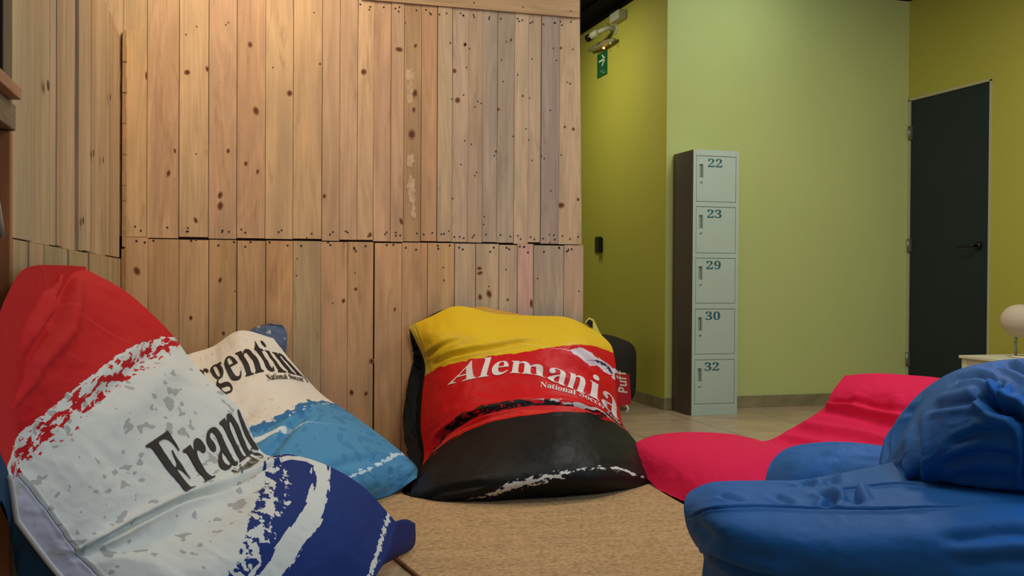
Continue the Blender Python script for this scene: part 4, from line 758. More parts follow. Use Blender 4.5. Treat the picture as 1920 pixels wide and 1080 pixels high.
# -- France
FRA = gD([
 [(-62,640,1.75),(-30,556,1.88),(8,502,2.08),(78,497,2.55),(152,500,3.05)],
 [(-60,730,1.76),(-20,660,1.88),(50,600,2.12),(140,548,2.58),(238,548,3.10)],
 [(-62,822,1.78),(28,752,1.98),(120,686,2.28),(222,632,2.70),(318,622,3.12)],
 [(-34,886,1.90),(78,812,2.08),(180,744,2.36),(285,694,2.74),(370,690,3.12)],
 [(20,958,1.98),(146,900,2.16),(250,835,2.42),(350,782,2.80),(446,764,3.10)],
 [(72,1028,2.05),(200,978,2.22),(305,915,2.46),(405,868,2.78),(492,848,3.06)],
 [(112,1078,2.10),(240,1028,2.24),(345,965,2.46),(445,905,2.74),(545,852,3.02)],
 [(195,1172,2.16),(340,1095,2.26),(440,1020,2.44),(535,940,2.70),(612,872,3.04)],
 [(290,1268,2.26),(430,1190,2.36),(530,1110,2.50),(630,1010,2.74),(680,912,3.10)],
 [(385,1342,2.40),(520,1275,2.50),(620,1195,2.62),(705,1080,2.86),(742,978,3.20)]])
FRA_CR = [([(.09,.82),(.20,.79),(.34,.785),(.57,.81),(.80,.862),(1.1,.88)], .013, .024), ([(.02,.31),(.13,.275),(.34,.248),(.45,.217),(.57,.199),(.67,.185),(.76,.150),(.93,.05)], .015, .032), ([(.82,.02),(.74,.12),(.66,.2)], .02, .010),
          ([(1.0,.36),(.7,.43),(.5,.45)], .03, .020), ([(.105,.42),(.105,.95)], .006, .006), ([(.3,.95),(.8,.92)], .05, .012),
          ([(.1,.8),(.3,.86),(.55,.9)], .03, .012)]
SZ = {'ALE': (1.1, 1.25), 'ARG': (1.0, 1.2), 'FRA': (1.1, 1.3)}
def sc_cr(cr, sz): return [([(u*sz[0] if u <= 1.0 or 1 else u, v) for u, v in pl], w, d) for pl, w, d in cr]
cl_ale = lambda S: np.concatenate([S[..., :1], np.minimum(S[..., 1:2], 4.962), np.maximum(S[..., 2:], .014)], -1)
cl_arg = lambda S: np.concatenate([np.maximum(S[..., :1], -.395), np.minimum(S[..., 1:2], 4.962), np.maximum(S[..., 2:], .014)], -1)
def cl_fra(S):
    xm = -.378
    return np.concatenate([np.maximum(S[..., :1], xm), S[..., 1:2], np.maximum(S[..., 2:], .014)], -1)
S_ALE, Q_ALE, N_ALE = make_sheet(ALE, SZ['ALE'], ALE_CR, (.010, 5, 3), clamp=cl_ale)
S_ARG, Q_ARG, N_ARG = make_sheet(ARG, SZ['ARG'], ARG_CR, (.012, 5, 5), clamp=cl_arg)
S_FRA, Q_FRA, N_FRA = make_sheet(FRA, SZ['FRA'], FRA_CR, (.014, 4, 8), nu=190, nv=210, clamp=cl_fra)
#NUMPY-END

def fld(Q, sz, pl): d, t = pl_dist(Q, [(u*sz[0], v*sz[1]) for u, v in pl]); return d
def strk(Q, sz, pl, wdt, wt=(0, 0)):
    P = [(u*sz[0], v*sz[1]) for u, v in pl]; d, t = pl_dist(Q, P); L = sum(math.dist(a, b) for a, b in zip(P, P[1:]))
    return np.stack([t, d/wdt, np.interp(t/L, np.linspace(0, 1, len(wt)), wt)], -1)

# Alemania bag
g_al = 'country print bean bags on the rug'
al = tag(empty('bean_bag', (1.4, 4.5, 0)), 'bean bag with yellow, red and black bands and white lettering, leaning on the board wall', 'bean bag', g_al)
sz = SZ['ALE']
at_al = {'q': Q_ALE,
 'f_red': fld(Q_ALE, sz, [(-.1,.315),(.0,.302),(.12,.285),(.242,.276),(.396,.268),(.537,.272),(.691,.26),(.899,.249),(1.1,.262)]),
 'f_blk': fld(Q_ALE, sz, [(-.1,.66),(.013,.651),(.174,.627),(.349,.609),(.537,.595),(.678,.588),(.859,.576),(.966,.572),(1.1,.60)]),
 's_blk': strk(Q_ALE, sz, [(.05,.635),(.154,.590),(.282,.535),(.403,.518),(.523,.522),(.631,.535),(.745,.545),(.866,.545),(.97,.54)], .042),
 's_red': strk(Q_ALE, sz, [(.0,.655),(.174,.618),(.349,.590),(.537,.580),(.75,.578)], .022),
 's_wh': strk(Q_ALE, sz, [(.30,.945),(.342,.93),(.436,.885),(.517,.87),(.611,.846),(.658,.834),(.752,.817),(.832,.817),(.879,.84),(.93,.86)], .040, (-.12, .02, .10, .02, -.06, -.10, -.02, -.14)),
 's_wh2': strk(Q_ALE, sz, [(.60,.509),(.691,.521),(.805,.535),(.879,.545),(.95,.565)], .020),
 's_em': strk(Q_ALE, sz, [(.79,.288),(.852,.305),(.899,.326),(.99,.35)], .030),
 's_em2': strk(Q_ALE, sz, [(.885,.318),(.935,.322),(.965,.342)], .014),
 'f_gus': np.where(Q_ALE[..., 1] < .33*sz[1], .058*sz[0]-Q_ALE[..., 0], -1.)}
m_al = print_mat('print_yellow_red_black', C_YEL, [
 dict(kind='side', attr='f_gus', amp=0., color=srgb(196, 172, 60)),
 dict(kind='side', attr='f_red', amp=.035, scale=26, stretch=(1, 3, 1), color=C_RED),
 dict(kind='side', attr='f_blk', amp=.01, scale=20, color=C_BLACK),
 dict(kind='stroke', attr='s_blk', stretch=(14, 2.2, 0), thr=.50, gain=.45, color=C_BLACK, off=3),
 dict(kind='stroke', attr='s_blk', stretch=(30, 3.2, 0), thr=.62, gain=.10, color=C_RED, off=11),
 dict(kind='stroke', attr='s_red', stretch=(6, 2.0, 0), thr=.56, gain=.3, color=srgb(216, 52, 34), off=8),
 dict(kind='stroke', attr='s_wh', stretch=(34, 2.4, 0), thr=.60, gain=.36, color=C_WHITE),
 dict(kind='stroke', attr='s_wh2', stretch=(20, 1.2, 0), thr=.60, gain=.42, color=C_WHITE, off=5),
 dict(kind='stroke', attr='s_em', stretch=(14, 1.2, 0), thr=.40, gain=.42, color=srgb(222, 214, 216), off=1),
 dict(kind='stroke', attr='s_em2', stretch=(40, 1.4, 0), thr=.50, gain=.3, color=srgb(60, 50, 90), off=2)], rough=.5)
blackcloth = print_mat('black_cloth', C_BLACK, []); 
fr, bk = bag('al', S_ALE, (-.22, .30, -.03), blackcloth, m_al, at_al, al, cl_ale)
surf_text('lettering', 'Alemania', S_ALE, N_ALE, [(.205,.383),(.376,.366),(.53,.373),(.685,.414),(.799,.463),(.97,.525)], [(.268,.290),(.396,.276),(.544,.286),(.711,.330),(.839,.365),(1.0,.418)], wink, fr)
surf_text('lettering', 'National Soccer Team', S_ALE, N_ALE, [(.610,.440),(.725,.472),(.859,.512),(.965,.556)], [(.617,.418),(.735,.448),(.870,.487),(.98,.530)], wink, fr, step=60)
tagm = mat('tag_red', srgb(176, 26, 44), .6)
tg = MB(); T0 = [atD(1153, 699, 4.86), atD(1180, 702, 4.80), atD(1184, 757, 4.80), atD(1158, 763, 4.86)]
tg.add(T0+[p+np.array([.0, .004, 0]) for p in T0], [(3,2,1,0), (4,5,6,7), (0,1,5,4), (1,2,6,5), (2,3,7,6), (3,0,4,7)]); tgo = tg.build('brand_label', tagm, al)
tn = np.cross(T0[1]-T0[0], T0[3]-T0[0]); tn /= np.linalg.norm(tn)
if tn @ (CAM-T0[0]) < 0: tn = -tn
ex = (T0[0]-T0[3])*.80; ez = (T0[0]-T0[1]); L_ = np.linalg.norm(ex); polys, wdt = text_polys('Puff', 's')
tm = MB(); o0 = T0[3]+(T0[2]-T0[3])*.80+(T0[0]-T0[3])*.30+tn*.0022; exn = (T0[0]-T0[3])*.68/wdt; ezn = (T0[0]-T0[1])*.66/500
for cs in polys:
    V, F = tri_glyph(cs, 500); tm.add([o0+exn*x+ezn*y for x, y in V], F)
tm.build('label_lettering', white_m, tgo)
wt = MB(); wt.tube([atD(1172, 756, 4.90), atD(1178, 766, 4.89), atD(1175, 774, 4.88)], .004, 6); wt.build('thread', white_m, al)
# a black-lined ear at the far top corner, and folded cloth behind the top edge
ear = MB(); a = [atY(*p) for p in [(1096, 606, 4.93), (1103, 596, 4.945), (1112, 600, 4.95), (1122, 622, 4.94), (1134, 640, 4.93), (1112, 622, 4.90)]]
ear.add(a, [(0, 1, 2, 3, 4, 5)]); e_ = ear.build('corner_flap', mat('flap_yellow', srgb(196, 176, 60), .7), al); sm = e_.modifiers.new('s', 'SOLIDIFY'); sm.thickness = .006
ear = MB(); a = [atY(*p) for p in [(1097, 606, 4.915), (1103, 598, 4.92), (1110, 602, 4.92), (1110, 616, 4.91), (1102, 610, 4.905)]]
ear.add([p+np.array([0, -.012, 0]) for p in a], [(0, 1, 2, 3, 4)]); e2_ = ear.build('flap_lining', blackcloth, e_)
FB = gY([[(872,578,4.955),(905,575,4.958),(935,581,4.958),(960,586,4.956)], [(870,588,4.93),(905,590,4.93),(935,592,4.93),(975,590,4.935)], [(880,600,4.92),(915,606,4.92),(940,606,4.92),(965,600,4.92)]])
sh_ = patch(FB, 24, 14); o = sheet_obj('top_fold', sh_, mat('ochre_cloth', srgb(190, 140, 36), .6), al); o.modifiers.new('s', 'SOLIDIFY').thickness = .004

# Argentina bag
ar = tag(empty('bean_bag', (.35, 4.3, 0)), 'white and sky blue bean bag with black lettering in the corner behind the others', 'bean bag', g_al)
sz = SZ['ARG']
at_ar = {'q': Q_ARG,
 'f_blue': fld(Q_ARG, sz, [(-.1,.47),(.2,.455),(.356,.462),(.503,.475),(.591,.515),(.698,.52),(.86,.462),(1.1,.44)]),
 's_bl': strk(Q_ARG, sz, [(.50,.490),(.60,.508),(.72,.500),(.84,.455),(1.02,.43)], .045),
 's_wh': strk(Q_ARG, sz, [(.40,.50),(.50,.535),(.58,.55),(.66,.575)], .03),
 's_lo': strk(Q_ARG, sz, [(.60,.81),(.705,.828),(.805,.811),(.953,.769),(1.05,.765)], .028)}
m_ar = print_mat('print_white_sky', srgb(222, 214, 198), [
 dict(kind='spots', scale=26, thr=.70, clump=.25, color=srgb(186, 182, 172), mix=.6),
 dict(kind='side', attr='f_blue', amp=.05, scale=24, stretch=(1, 3, 1), color=C_SKY),
 dict(kind='stroke', attr='s_bl', stretch=(24, 1.6, 0), thr=.54, gain=.4, color=srgb(52, 112, 160)),
 dict(kind='stroke', attr='s_wh', stretch=(9, 2.4, 0), thr=.52, gain=.4, color=srgb(214, 220, 220), off=4),
 dict(kind='spots', scale=18, thr=.60, clump=.3, color=srgb(62, 124, 168), inside='+f_blue', mix=.7, off=2),
 dict(kind='stroke', attr='s_lo', stretch=(30, 1.4, 0), thr=.62, gain=.4, color=srgb(200, 222, 232), off=6)])
skyb = print_mat('dark_sky_cloth', srgb(52, 100, 150), [])
fr, bk = bag('ar', S_ARG, (.02, .30, -.06), skyb, m_ar, at_ar, ar, cl_arg)
surf_text('lettering', 'Argentin', S_ARG, N_ARG, [(.285,.175),(.44,.227),(.61,.240),(.80,.250),(.985,.240)], [(.255,.025),(.39,.060),(.60,.062),(.82,.060),(.975,.055)], ink, fr)
surf_text('lettering', 'National Soccer T', S_ARG, N_ARG, [(.720,.303),(.846,.290),(.992,.268)], [(.735,.268),(.860,.258),(.995,.238)], ink, fr, step=60)
FB = gY([[(466,622,4.93),(482,612,4.945),(505,607,4.95),(530,610,4.95)], [(470,628,4.92),(492,620,4.92),(515,618,4.925),(538,626,4.94)], [(480,636,4.91),(500,634,4.90),(520,640,4.91),(537,652,4.93)], [(500,640,4.90),(512,642,4.895),(524,655,4.90),(534,664,4.92)]])
sh_ = patch(FB, 24, 20); sh_ = sh_+np.array([0, -.010, 0])*fbm(*np.meshgrid(np.linspace(0, 4, 24), np.linspace(0, 4, 20)), 4)[..., None]*2
fm_ = print_mat('slate_cloth', srgb(84, 96, 122), [dict(kind='spots', scale=30, thr=.60, color=srgb(170, 172, 176))])
o = sheet_obj('corner_flap', sh_, fm_, ar, {'q': np.stack(np.meshgrid(np.linspace(0, .15, 24), np.linspace(0, .12, 20)), -1)}); o.modifiers.new('s', 'SOLIDIFY').thickness = .005

# France bag
fa = tag(empty('bean_bag', (0.0, 2.7, 0)), 'large red, white and navy bean bag with black lettering slumped at the front left', 'bean bag', g_al)
sz = SZ['FRA']
at_fa = {'q': Q_FRA,
 'f_red': -fld(Q_FRA, sz, [(-.1,.325),(.016,.321),(.143,.311),(.36,.294),(.603,.275),(.757,.262),(.926,.238),(1.1,.235)]),
 'f_blue': fld(Q_FRA, sz, [(-.1,.90),(.2,.85),(.402,.812),(.476,.799),(.587,.768),(.688,.740),(.778,.720),(.868,.675),(.93,.62),(1.1,.55)]),
 's_bk2': 0*Q_FRA[..., 0],
 's_spl': strk(Q_FRA, sz, [(-.02,.365),(.069,.355),(.323,.330),(.513,.318),(.72,.300),(.90,.262),(1.0,.25)], .062),
 's_arc': strk(Q_FRA, sz, [(.97,.675),(1.0,.732),(.985,.768),(.90,.806),(.794,.825),(.677,.838),(.566,.848),(.45,.858),(.3,.88),(.1,.90)], .036),
 's_arc2': strk(Q_FRA, sz, [(.985,.61),(.90,.66),(.852,.703),(.783,.742),(.64,.778),(.519,.802),(.40,.826),(.2,.86)], .055),
 's_hem': strk(Q_FRA, sz, [(1.02,.975),(.921,.978),(.831,.982),(.751,.985),(.5,.99)], .016),
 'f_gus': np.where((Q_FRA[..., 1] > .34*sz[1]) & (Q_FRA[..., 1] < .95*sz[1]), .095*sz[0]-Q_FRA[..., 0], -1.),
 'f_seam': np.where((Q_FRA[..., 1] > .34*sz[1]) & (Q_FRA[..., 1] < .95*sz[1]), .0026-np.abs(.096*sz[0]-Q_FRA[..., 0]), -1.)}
m_fa = print_mat('print_red_white_navy', C_WHITE, [
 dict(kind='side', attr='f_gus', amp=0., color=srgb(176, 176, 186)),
 dict(kind='spots', scale=20, thr=.645, clump=.42, stretch=(1, 1.5, 1), rot=.5, detail=1.5, color=srgb(166, 166, 160)),
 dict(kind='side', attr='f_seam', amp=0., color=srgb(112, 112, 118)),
 dict(kind='side', attr='f_red', amp=.030, scale=32, stretch=(1, 2, 1), color=srgb(184, 12, 20)),  # weaker light on this bag put into the red, splatter below too
 dict(kind='stroke', attr='s_spl', stretch=(17, 3.0, 0), thr=.575, gain=.22, color=srgb(184, 12, 20)),
 dict(kind='side', attr='f_blue', amp=.05, scale=24, color=C_NAVY),
 dict(kind='stroke', attr='s_arc2', stretch=(26, 1.8, 0), thr=.57, gain=.25, color=C_WHITE, off=4),
 dict(kind='stroke', attr='s_arc', stretch=(9, 2.0, 0), thr=.42, gain=.5, color=C_WHITE, off=2),
 dict(kind='stroke', attr='s_hem', stretch=(50, 1.2, 0), thr=.55, gain=.4, color=C_WHITE, off=6)])
tealc = print_mat('deep_teal_cloth', srgb(24, 62, 92), []); navyc = print_mat('navy_cloth', srgb(20, 34, 92), [])
whp = mat('white_piping', srgb(196, 198, 192), .6)
fr, bk = bag('fa', S_FRA, (-.05, .12, -.26), tealc, m_fa, at_fa, fa, cl_fra, piping=None, follow=1., power=.3)
surf_text('lettering', 'Franc', S_FRA, N_FRA, [(.545,.607),(.651,.606),(.794,.590),(.925,.556),(1.02,.536)], [(.534,.457),(.651,.452),(.82,.432),(.940,.410),(1.03,.400)], ink, fr)
surf_text('lettering', 'National S', S_FRA, N_FRA, [(.788,.650),(.868,.622),(.985,.575)], [(.778,.606),(.868,.574),(.972,.532)], ink, fr, step=60)
nu = S_FRA.shape[1]; edge = S_FRA[-1]; cols = [int(k) for k in np.linspace(nu*.30, nu-1, 40)]
outp = _cr(np.array([atZ(430, 1400, .02), atZ(560, 1290, .025), atZ(650, 1180, .02), atZ(700, 1082, .02), atZ(738, 1052, .03), atZ(776, 1020, .03), atZ(779, 984, .075)]), 40)
inn = np.array([edge[k] for k in cols]); rows_ = [inn*(1-t)+outp*t+np.array([0, 0, .012*math.sin(math.pi*t)]) for t in np.linspace(0, 1, 8)]
F_ = np.array(rows_); F_[..., 2] = np.maximum(F_[..., 2]+.008*np.sin(np.arange(40)/3.)[None, :]*np.linspace(0, 1, 8)[:, None], .014)
o = sheet_obj('hem_flap', F_, navyc, fa); o.modifiers.new('s', 'SOLIDIFY').thickness = .005
w = MB(); w.tube([S_FRA[j, 0]+np.array([0, 0, -.002]) for j in range(int(.34*210), 208, 3)], .006, 8); w.build('piping', whp, fa)

# ------------------------------------------------------------------ pink lounger
PNK = gD([
 [(1184,850,4.80),(1196,876,4.62),(1224,908,4.42),(1255,938,4.22),(1288,962,4.04)],
 [(1190,832,4.86),(1222,848,4.60),(1264,872,4.36),(1306,905,4.12),(1345,948,3.96)],
 [(1228,816,4.94),(1270,828,4.66),(1318,848,4.38),(1368,876,4.12),(1420,930,3.94)],
 [(1290,810,5.00),(1340,820,4.72),(1392,834,4.44),(1448,858,4.18),(1510,915,4.00)],
 [(1370,814,5.04),(1412,824,4.78),(1464,838,4.50),(1524,860,4.24),(1590,908,4.08)],
 [(1432,827,5.08),(1476,838,4.82),(1534,854,4.56),(1596,876,4.32),(1660,912,4.14)],
 [(1482,804,5.14),(1530,812,4.90),(1590,824,4.66),(1656,842,4.42),(1726,872,4.24)],
 [(1543,766,5.22),(1592,770,4.98),(1652,782,4.74),(1720,800,4.50),(1796,826,4.34)],
 [(1560,735,5.28),(1612,730,5.05),(1672,734,4.82),(1744,746,4.60),(1822,768,4.44)],
 [(1584,704,5.36),(1638,700,5.18),(1700,703,5.00),(1770,710,4.80),(1850,730,4.60)]])
szp = (.8, 1.7)
crp = [([(.0,1.06),(.8,1.06)], .024, .016), ([(-.1,1.19),(.2,1.185),(.4,1.20),(.9,1.19)], .022, .022), ([(-.1,1.335),(.2,1.345),(.4,1.335),(.6,1.355),(.9,1.34)], .024, .034),
       ([(.20,1.37),(.21,1.48)], .04, .014), ([(.45,1.37),(.44,1.50)], .04, .014)]
cl_p = lambda S: np.concatenate([S[..., :2], np.maximum(S[..., 2:], .012)], -1)
S_P, Q_P, N_P = make_sheet(PNK, szp, crp, (.010, 4, 21), clamp=cl_p)
pink = print_mat('pink_cloth', srgb(214, 22, 74), [], rough=.85)
pk = tag(empty('floor_lounger', (2.0, 4.0, 0)), 'low bright pink padded floor lounger with tufted back behind the blue armchair', 'lounger')
nv, nu = S_P.shape[:2]; U, V = np.meshgrid(np.linspace(0, 1, nu), np.linspace(0, 1, nv)); k = (np.sin(np.pi*U)*np.sin(np.pi*V))**.5
B = S_P.copy(); C = coons(S_P); q_ = np.minimum(1, k*2.2)**.6; Z = C[..., 2]*(1-q_)+.012*q_
B = np.concatenate([C[..., :2], Z[..., None]], -1); B = cl_p(B)
kk = np.clip(k*1.0, 0, 1)[..., None]; B[..., 2] = np.minimum(B[..., 2], S_P[..., 2]-.002); B = cl_p(B)
for sl in (np.s_[0], np.s_[-1], np.s_[:, 0], np.s_[:, -1]): B[sl] = S_P[sl]
# drop the sides to the ground under the raised edges
sheet_obj('padded_top', S_P, pink, pk); sheet_obj('underside', B, pink, pk, flip=True, sub=2)

# ------------------------------------------------------------------ blue bean-bag armchair
blue = print_mat('blue_cloth', srgb(24, 92, 160), [], rough=.60)
bc = tag(empty('bean_bag_armchair', (1.4, 1.6, 0)), 'blue bean bag armchair seen from its side at the right front', 'armchair')
BODY = gD([
 [(1302,916,2.44),(1352,905,2.48),(1440,905,2.45),(1535,903,2.42),(1645,880,2.42),(1750,862,2.42),(1880,915,2.22),(2040,925,2.20)],
 [(1288,930,2.37),(1346,917,2.30),(1440,917,2.28),(1535,916,2.25),(1643,903,2.26),(1752,893,2.22),(1880,922,2.06),(2040,930,2.06)],
 [(1283,948,2.32),(1340,938,2.21),(1440,937,2.18),(1540,940,2.14),(1645,940,2.09),(1755,938,2.03),(1885,938,1.98),(2050,942,1.99)],
 [(1284,968,2.30),(1338,960,2.15),(1440,957,2.11),(1542,960,2.07),(1650,962,2.02),(1762,956,1.97),(1890,952,1.93),(2055,955,1.93)],
 [(1290,995,2.29),(1345,995,2.11),(1445,1000,2.03),(1550,1005,1.98),(1655,1005,1.94),(1770,1000,1.90),(1900,995,1.87),(2065,1000,1.87)],
 [(1304,1022,2.30),(1355,1036,2.12),(1450,1056,2.02),(1555,1062,1.96),(1665,1065,1.92),(1780,1060,1.88),(1910,1060,1.85),(2075,1060,1.86)],
 [(1320,1045,2.35),(1368,1075,2.19),(1455,1120,2.08),(1560,1140,2.01),(1670,1150,1.95),(1785,1150,1.90),(1915,1150,1.88),(2080,1150,1.88)],
 [(1316,1100,2.36),(1370,1170,2.18),(1460,1220,2.08),(1565,1250,2.01),(1675,1260,1.96),(1790,1260,1.93),(1920,1260,1.90),(2085,1260,1.91)],
 [(1320,1262,2.36),(1375,1322,2.20),(1465,1340,2.13),(1570,1370,2.06),(1680,1385,2.02),(1795,1398,1.99),(1925,1408,1.97),(2090,1410,1.97)]])
szb = (1.0, .75)
crb = [([(.0,.30),(.14,.268),(.3,.262),(.45,.266),(.62,.26),(.8,.25)], .007, .012), ([(.0,.52),(.1,.50),(.22,.52),(.34,.525)], .018, .030), ([(.42,.12),(.46,.17),(.44,.25)], .012, .016), ([(.50,.10),(.52,.2)], .014, .02), ([(.7,.40),(.85,.38),(1.0,.40)], .02, .010), ([(.72,.47),(.86,.46),(1.0,.47)], .02, .010), ([(.15,.14),(.22,.2)], .012, .006), ([(.3,.15),(.35,.22)], .012, .006), ([(.05,.33),(.12,.42)], .03, .006)]
cl_b = lambda S: np.concatenate([S[..., :2], np.maximum(S[..., 2:], .010)], -1)
S_B, Q_B, N_B = make_sheet(BODY, szb, crb, (.006, 4, 31), clamp=cl_b, nu=200, nv=160)
V_AWAY = np.array([math.sin(YAW), math.cos(YAW), 0.]); V_R = np.array([math.cos(YAW), -math.sin(YAW), 0.])
def lobe(name, S, off, parent, m, clamp, power=.5):
    nv, nu = S.shape[:2]; C = coons(S); U, V = np.meshgrid(np.linspace(0, 1, nu), np.linspace(0, 1, nv)); k = ((np.sin(np.pi*U)*np.sin(np.pi*V))**power)[..., None]
    B = clamp(C*.5+S*.5+np.asarray(off)*k)
    for sl in (np.s_[0], np.s_[-1], np.s_[:, 0], np.s_[:, -1]): B[sl] = S[sl]
    vs = np.concatenate([S.reshape(-1, 3), B.reshape(-1, 3)]); idx = np.arange(nv*nu).reshape(nv, nu)
    f = np.stack([idx[:-1, :-1], idx[1:, :-1], idx[1:, 1:], idx[:-1, 1:]], -1).reshape(-1, 4); g = f[:, ::-1]+nv*nu
    me = bpy.data.meshes.new(name); me.from_pydata(vs.tolist(), [], np.concatenate([f, g]).tolist()); me.materials.append(m)
    me.polygons.foreach_set('use_smooth', [True]*len(me.polygons))
    o = bpy.data.objects.new(name, me); COL.objects.link(o)
    import bmesh
    bm = bmesh.new(); bm.from_mesh(me); bmesh.ops.remove_doubles(bm, verts=bm.verts, dist=1e-5); bm.to_mesh(me); bm.free()
    if parent: o.parent = parent; o.location = -root_loc(parent)
    return o
lobe('side', S_B, V_AWAY*.16, bc, blue, cl_b)
BACK = gD([
 [(1672,842,2.62),(1700,796,2.60),(1744,732,2.56),(1798,694,2.50),(1858,678,2.44),(1925,673,2.38),(2000,690,2.32),(2075,760,2.30)],
 [(1664,868,2.52),(1690,826,2.34),(1745,766,2.24),(1805,729,2.16),(1865,714,2.10),(1935,714,2.04),(2010,735,2.02),(2085,800,2.12)],
 [(1658,895,2.45),(1698,862,2.24),(1750,815,2.14),(1812,788,2.06),(1875,778,2.00),(1945,780,1.96),(2020,800,1.94),(2095,850,2.02)],
 [(1664,918,2.42),(1705,898,2.22),(1760,872,2.12),(1822,857,2.06),(1887,850,2.01),(1957,850,1.97),(2030,865,1.95),(2100,900,1.98)],
 [(1684,934,2.42),(1722,930,2.30),(1770,940,2.20),(1828,944,2.12),(1892,948,2.07),(1962,950,2.03),(2035,952,2.02),(2100,950,2.0)]])
szk = (1.0, .6)
crk = [([(.22,.12),(.20,.30),(.17,.50),(.15,.6)], .020, .014), ([(.10,.30),(.13,.45),(.17,.58)], .014, .012), ([(.50,.20),(.56,.27),(.63,.29),(.66,.34)], .020, .042), ([(.60,.17),(.58,.22),(.54,.25)], .012, .025), ([(.66,.34),(.66,.45),(.64,.55)], .016, .022),
       ([(.28,.54),(.45,.57),(.62,.575),(.85,.57)], .014, .022), ([(.30,.46),(.45,.44),(.62,.47)], .016, .010), ([(.35,.38),(.48,.36),(.6,.38)], .016, .008), ([(.28,.14),(.38,.20),(.50,.24)], .018, .012), ([(.62,.05),(.70,.12),(.85,.16)], .018, .022), ([(.4,.08),(.5,.1),(.58,.16)], .016, .012), ([(.68,.3),(.8,.34),(.95,.33)], .02, .014)]
S_K, Q_K, N_K = make_sheet(BACK, szk, crk, (.007, 4, 41), clamp=cl_b, nu=220, nv=140)
lobe('backrest', S_K, V_AWAY*.42+V_R*.08-np.array([0, 0, .06]), bc, blue, cl_b)
FAR = gD([
 [(1456,860,3.12),(1492,839,3.12),(1560,831,3.06),(1625,834,2.96),(1700,844,2.86),(1790,850,2.76)],
 [(1442,888,3.02),(1488,862,2.96),(1560,853,2.90),(1628,857,2.80),(1702,865,2.70),(1790,870,2.62)],
 [(1438,925,2.97),(1487,906,2.87),(1560,896,2.80),(1630,893,2.70),(1704,895,2.60),(1790,900,2.53)],
 [(1444,985,2.95),(1490,980,2.84),(1562,975,2.77),(1632,970,2.68),(1706,970,2.58),(1790,970,2.5)],
 [(1450,1060,2.96),(1492,1075,2.86),(1564,1085,2.79),(1634,1090,2.70),(1708,1090,2.6),(1790,1090,2.52)],
 [(1456,1118,2.97),(1495,1140,2.88),(1566,1155,2.82),(1636,1175,2.73),(1710,1200,2.64),(1790,1225,2.56)]])
S_F, Q_F, N_F = make_sheet(FAR, (.8, .6), [([(.30,.16),(.45,.08),(.62,.05)], .025, .010), ([(.2,.26),(.4,.16),(.5,.12)], .03, .008)], (.006, 4, 51), clamp=cl_b)
lobe('far_armrest', S_F, V_AWAY*.20, bc, blue, cl_b)
def superell(c, ax, n=48, m=28, e=.6, noise=.0, seed=0):
    c = np.array(c, float); ax = [np.array(a, float) for a in ax]
    t = np.linspace(0, 2*np.pi, n, endpoint=True); p = np.linspace(-np.pi/2, np.pi/2, m); T, P_ = np.meshgrid(t, p)
    f = lambda x: np.sign(x)*np.abs(x)**e
    X = f(np.cos(P_))*f(np.cos(T)); Y = f(np.cos(P_))*f(np.sin(T)); Z = f(np.sin(P_))
    S = c+X[..., None]*ax[0]+Y[..., None]*ax[1]+Z[..., None]*ax[2]
    if noise: S = S+noise*(vnoise(X*2+9, Y*2+Z*2+9, seed))[..., None]
    return S
def cview(r, d, z): return V_R*r+V_AWAY*d+np.array([0, 0, z])
S_S = cl_b(superell(cview(.98, 2.55, .17), [V_R*.42, V_AWAY*.26, np.array([0, 0, .17])], e=.55, noise=.03)); sheet_obj('seat', S_S[:, ::-1], blue, bc)

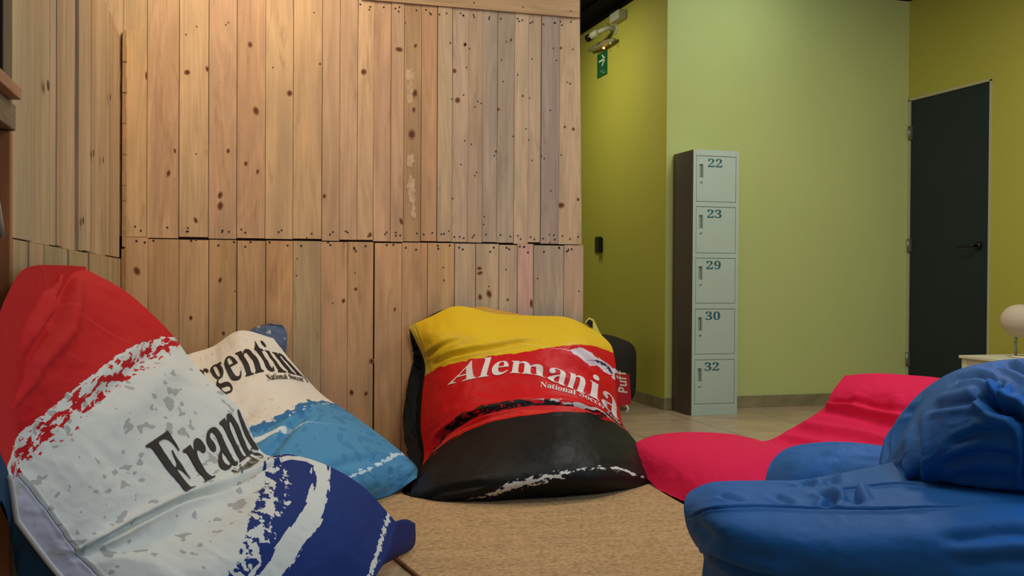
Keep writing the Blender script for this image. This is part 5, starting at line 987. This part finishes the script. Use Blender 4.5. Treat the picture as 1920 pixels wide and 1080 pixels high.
# ------------------------------------------------------------------ far pouf, side table, lamp
S_ = superell((2.50, 6.72, .265), [np.array([.36, 0, 0]), np.array([0, .34, 0]), np.array([0, 0, .26])], e=.5, noise=.02, seed=3)
o = sheet_obj('pouf', S_[:, ::-1], print_mat('pouf_cloth', srgb(40, 34, 28), []), None); tag(o, 'dark rounded pouf by the yellow-green wall, half hidden behind the black bean bag', 'pouf')
cream = mat('cream_paint', srgb(206, 200, 168), .5); 
tz = float(atX(1803, 666, 4.28)[2]); ty = float(atX(1803, 666, 4.28)[1]); tx = 4.28
tb = tag(empty('side_table', (tx+.3, ty-.3, 0)), 'small cream side table standing before the dark door, mostly behind the blue armchair', 'table')
TW, TLn = .52, .75
w = MB(); w.box((tx-.012, ty-TLn-.012, tz-.018), (tx+TW+.012, ty+.012, tz)); w.build('tabletop', cream, tb, bevel=.003)
w = MB()
w.box((tx+.006, ty-TLn+.045, tz-.075), (tx+.022, ty-.045, tz-.019)); w.box((tx+TW-.022, ty-TLn+.045, tz-.075), (tx+TW-.006, ty-.045, tz-.019))
w.box((tx+.046, ty-.022, tz-.075), (tx+TW-.046, ty-.006, tz-.019)); w.box((tx+.046, ty-TLn+.006, tz-.075), (tx+TW-.046, ty-TLn+.022, tz-.019)); w.build('apron', cream, tb)
for lx_ in (tx, tx+TW-.044):
    for ly_ in (ty-TLn, ty-.044):
        w = MB(); w.box((lx_, ly_, 0), (lx_+.044, ly_+.044, tz-.019)); w.build('leg', cream, tb, bevel=.003)
lp = atX(1927, 602, tx+.25); lz = float(lp[2]); lx_, ly_ = float(lp[0]), float(lp[1])
lm = tag(empty('table_lamp', (lx_, ly_, tz)), 'unlit table lamp with a pale rounded shade at the right edge', 'lamp')
shade = mat('paper_shade', srgb(190, 172, 146), .8, bump=.1, bscale=40)
w = MB(); R_ = .125; w.lathe((lx_, ly_, lz), [(.02+R_*math.cos(a)**.8 if math.cos(a) > .01 else .03, .098*math.sin(a)) for a in np.linspace(-1.45, 1.45, 19)], 36); w.build('lamp_shade', shade, lm)
w = MB(); p = atX(1903, 640, tx+.25)
w.tube([(lx_-.055, ly_+.03, tz+.012), (lx_-.055, ly_+.03, lz-.05)], .008, 10); w.build('pole', steel, lm)
w = MB(); w.lathe((lx_-.0, ly_+.0, tz), [(.001, .012), (.085, .010), (.09, .001), (.001, .001)], 28); w.build('base', cream, lm)
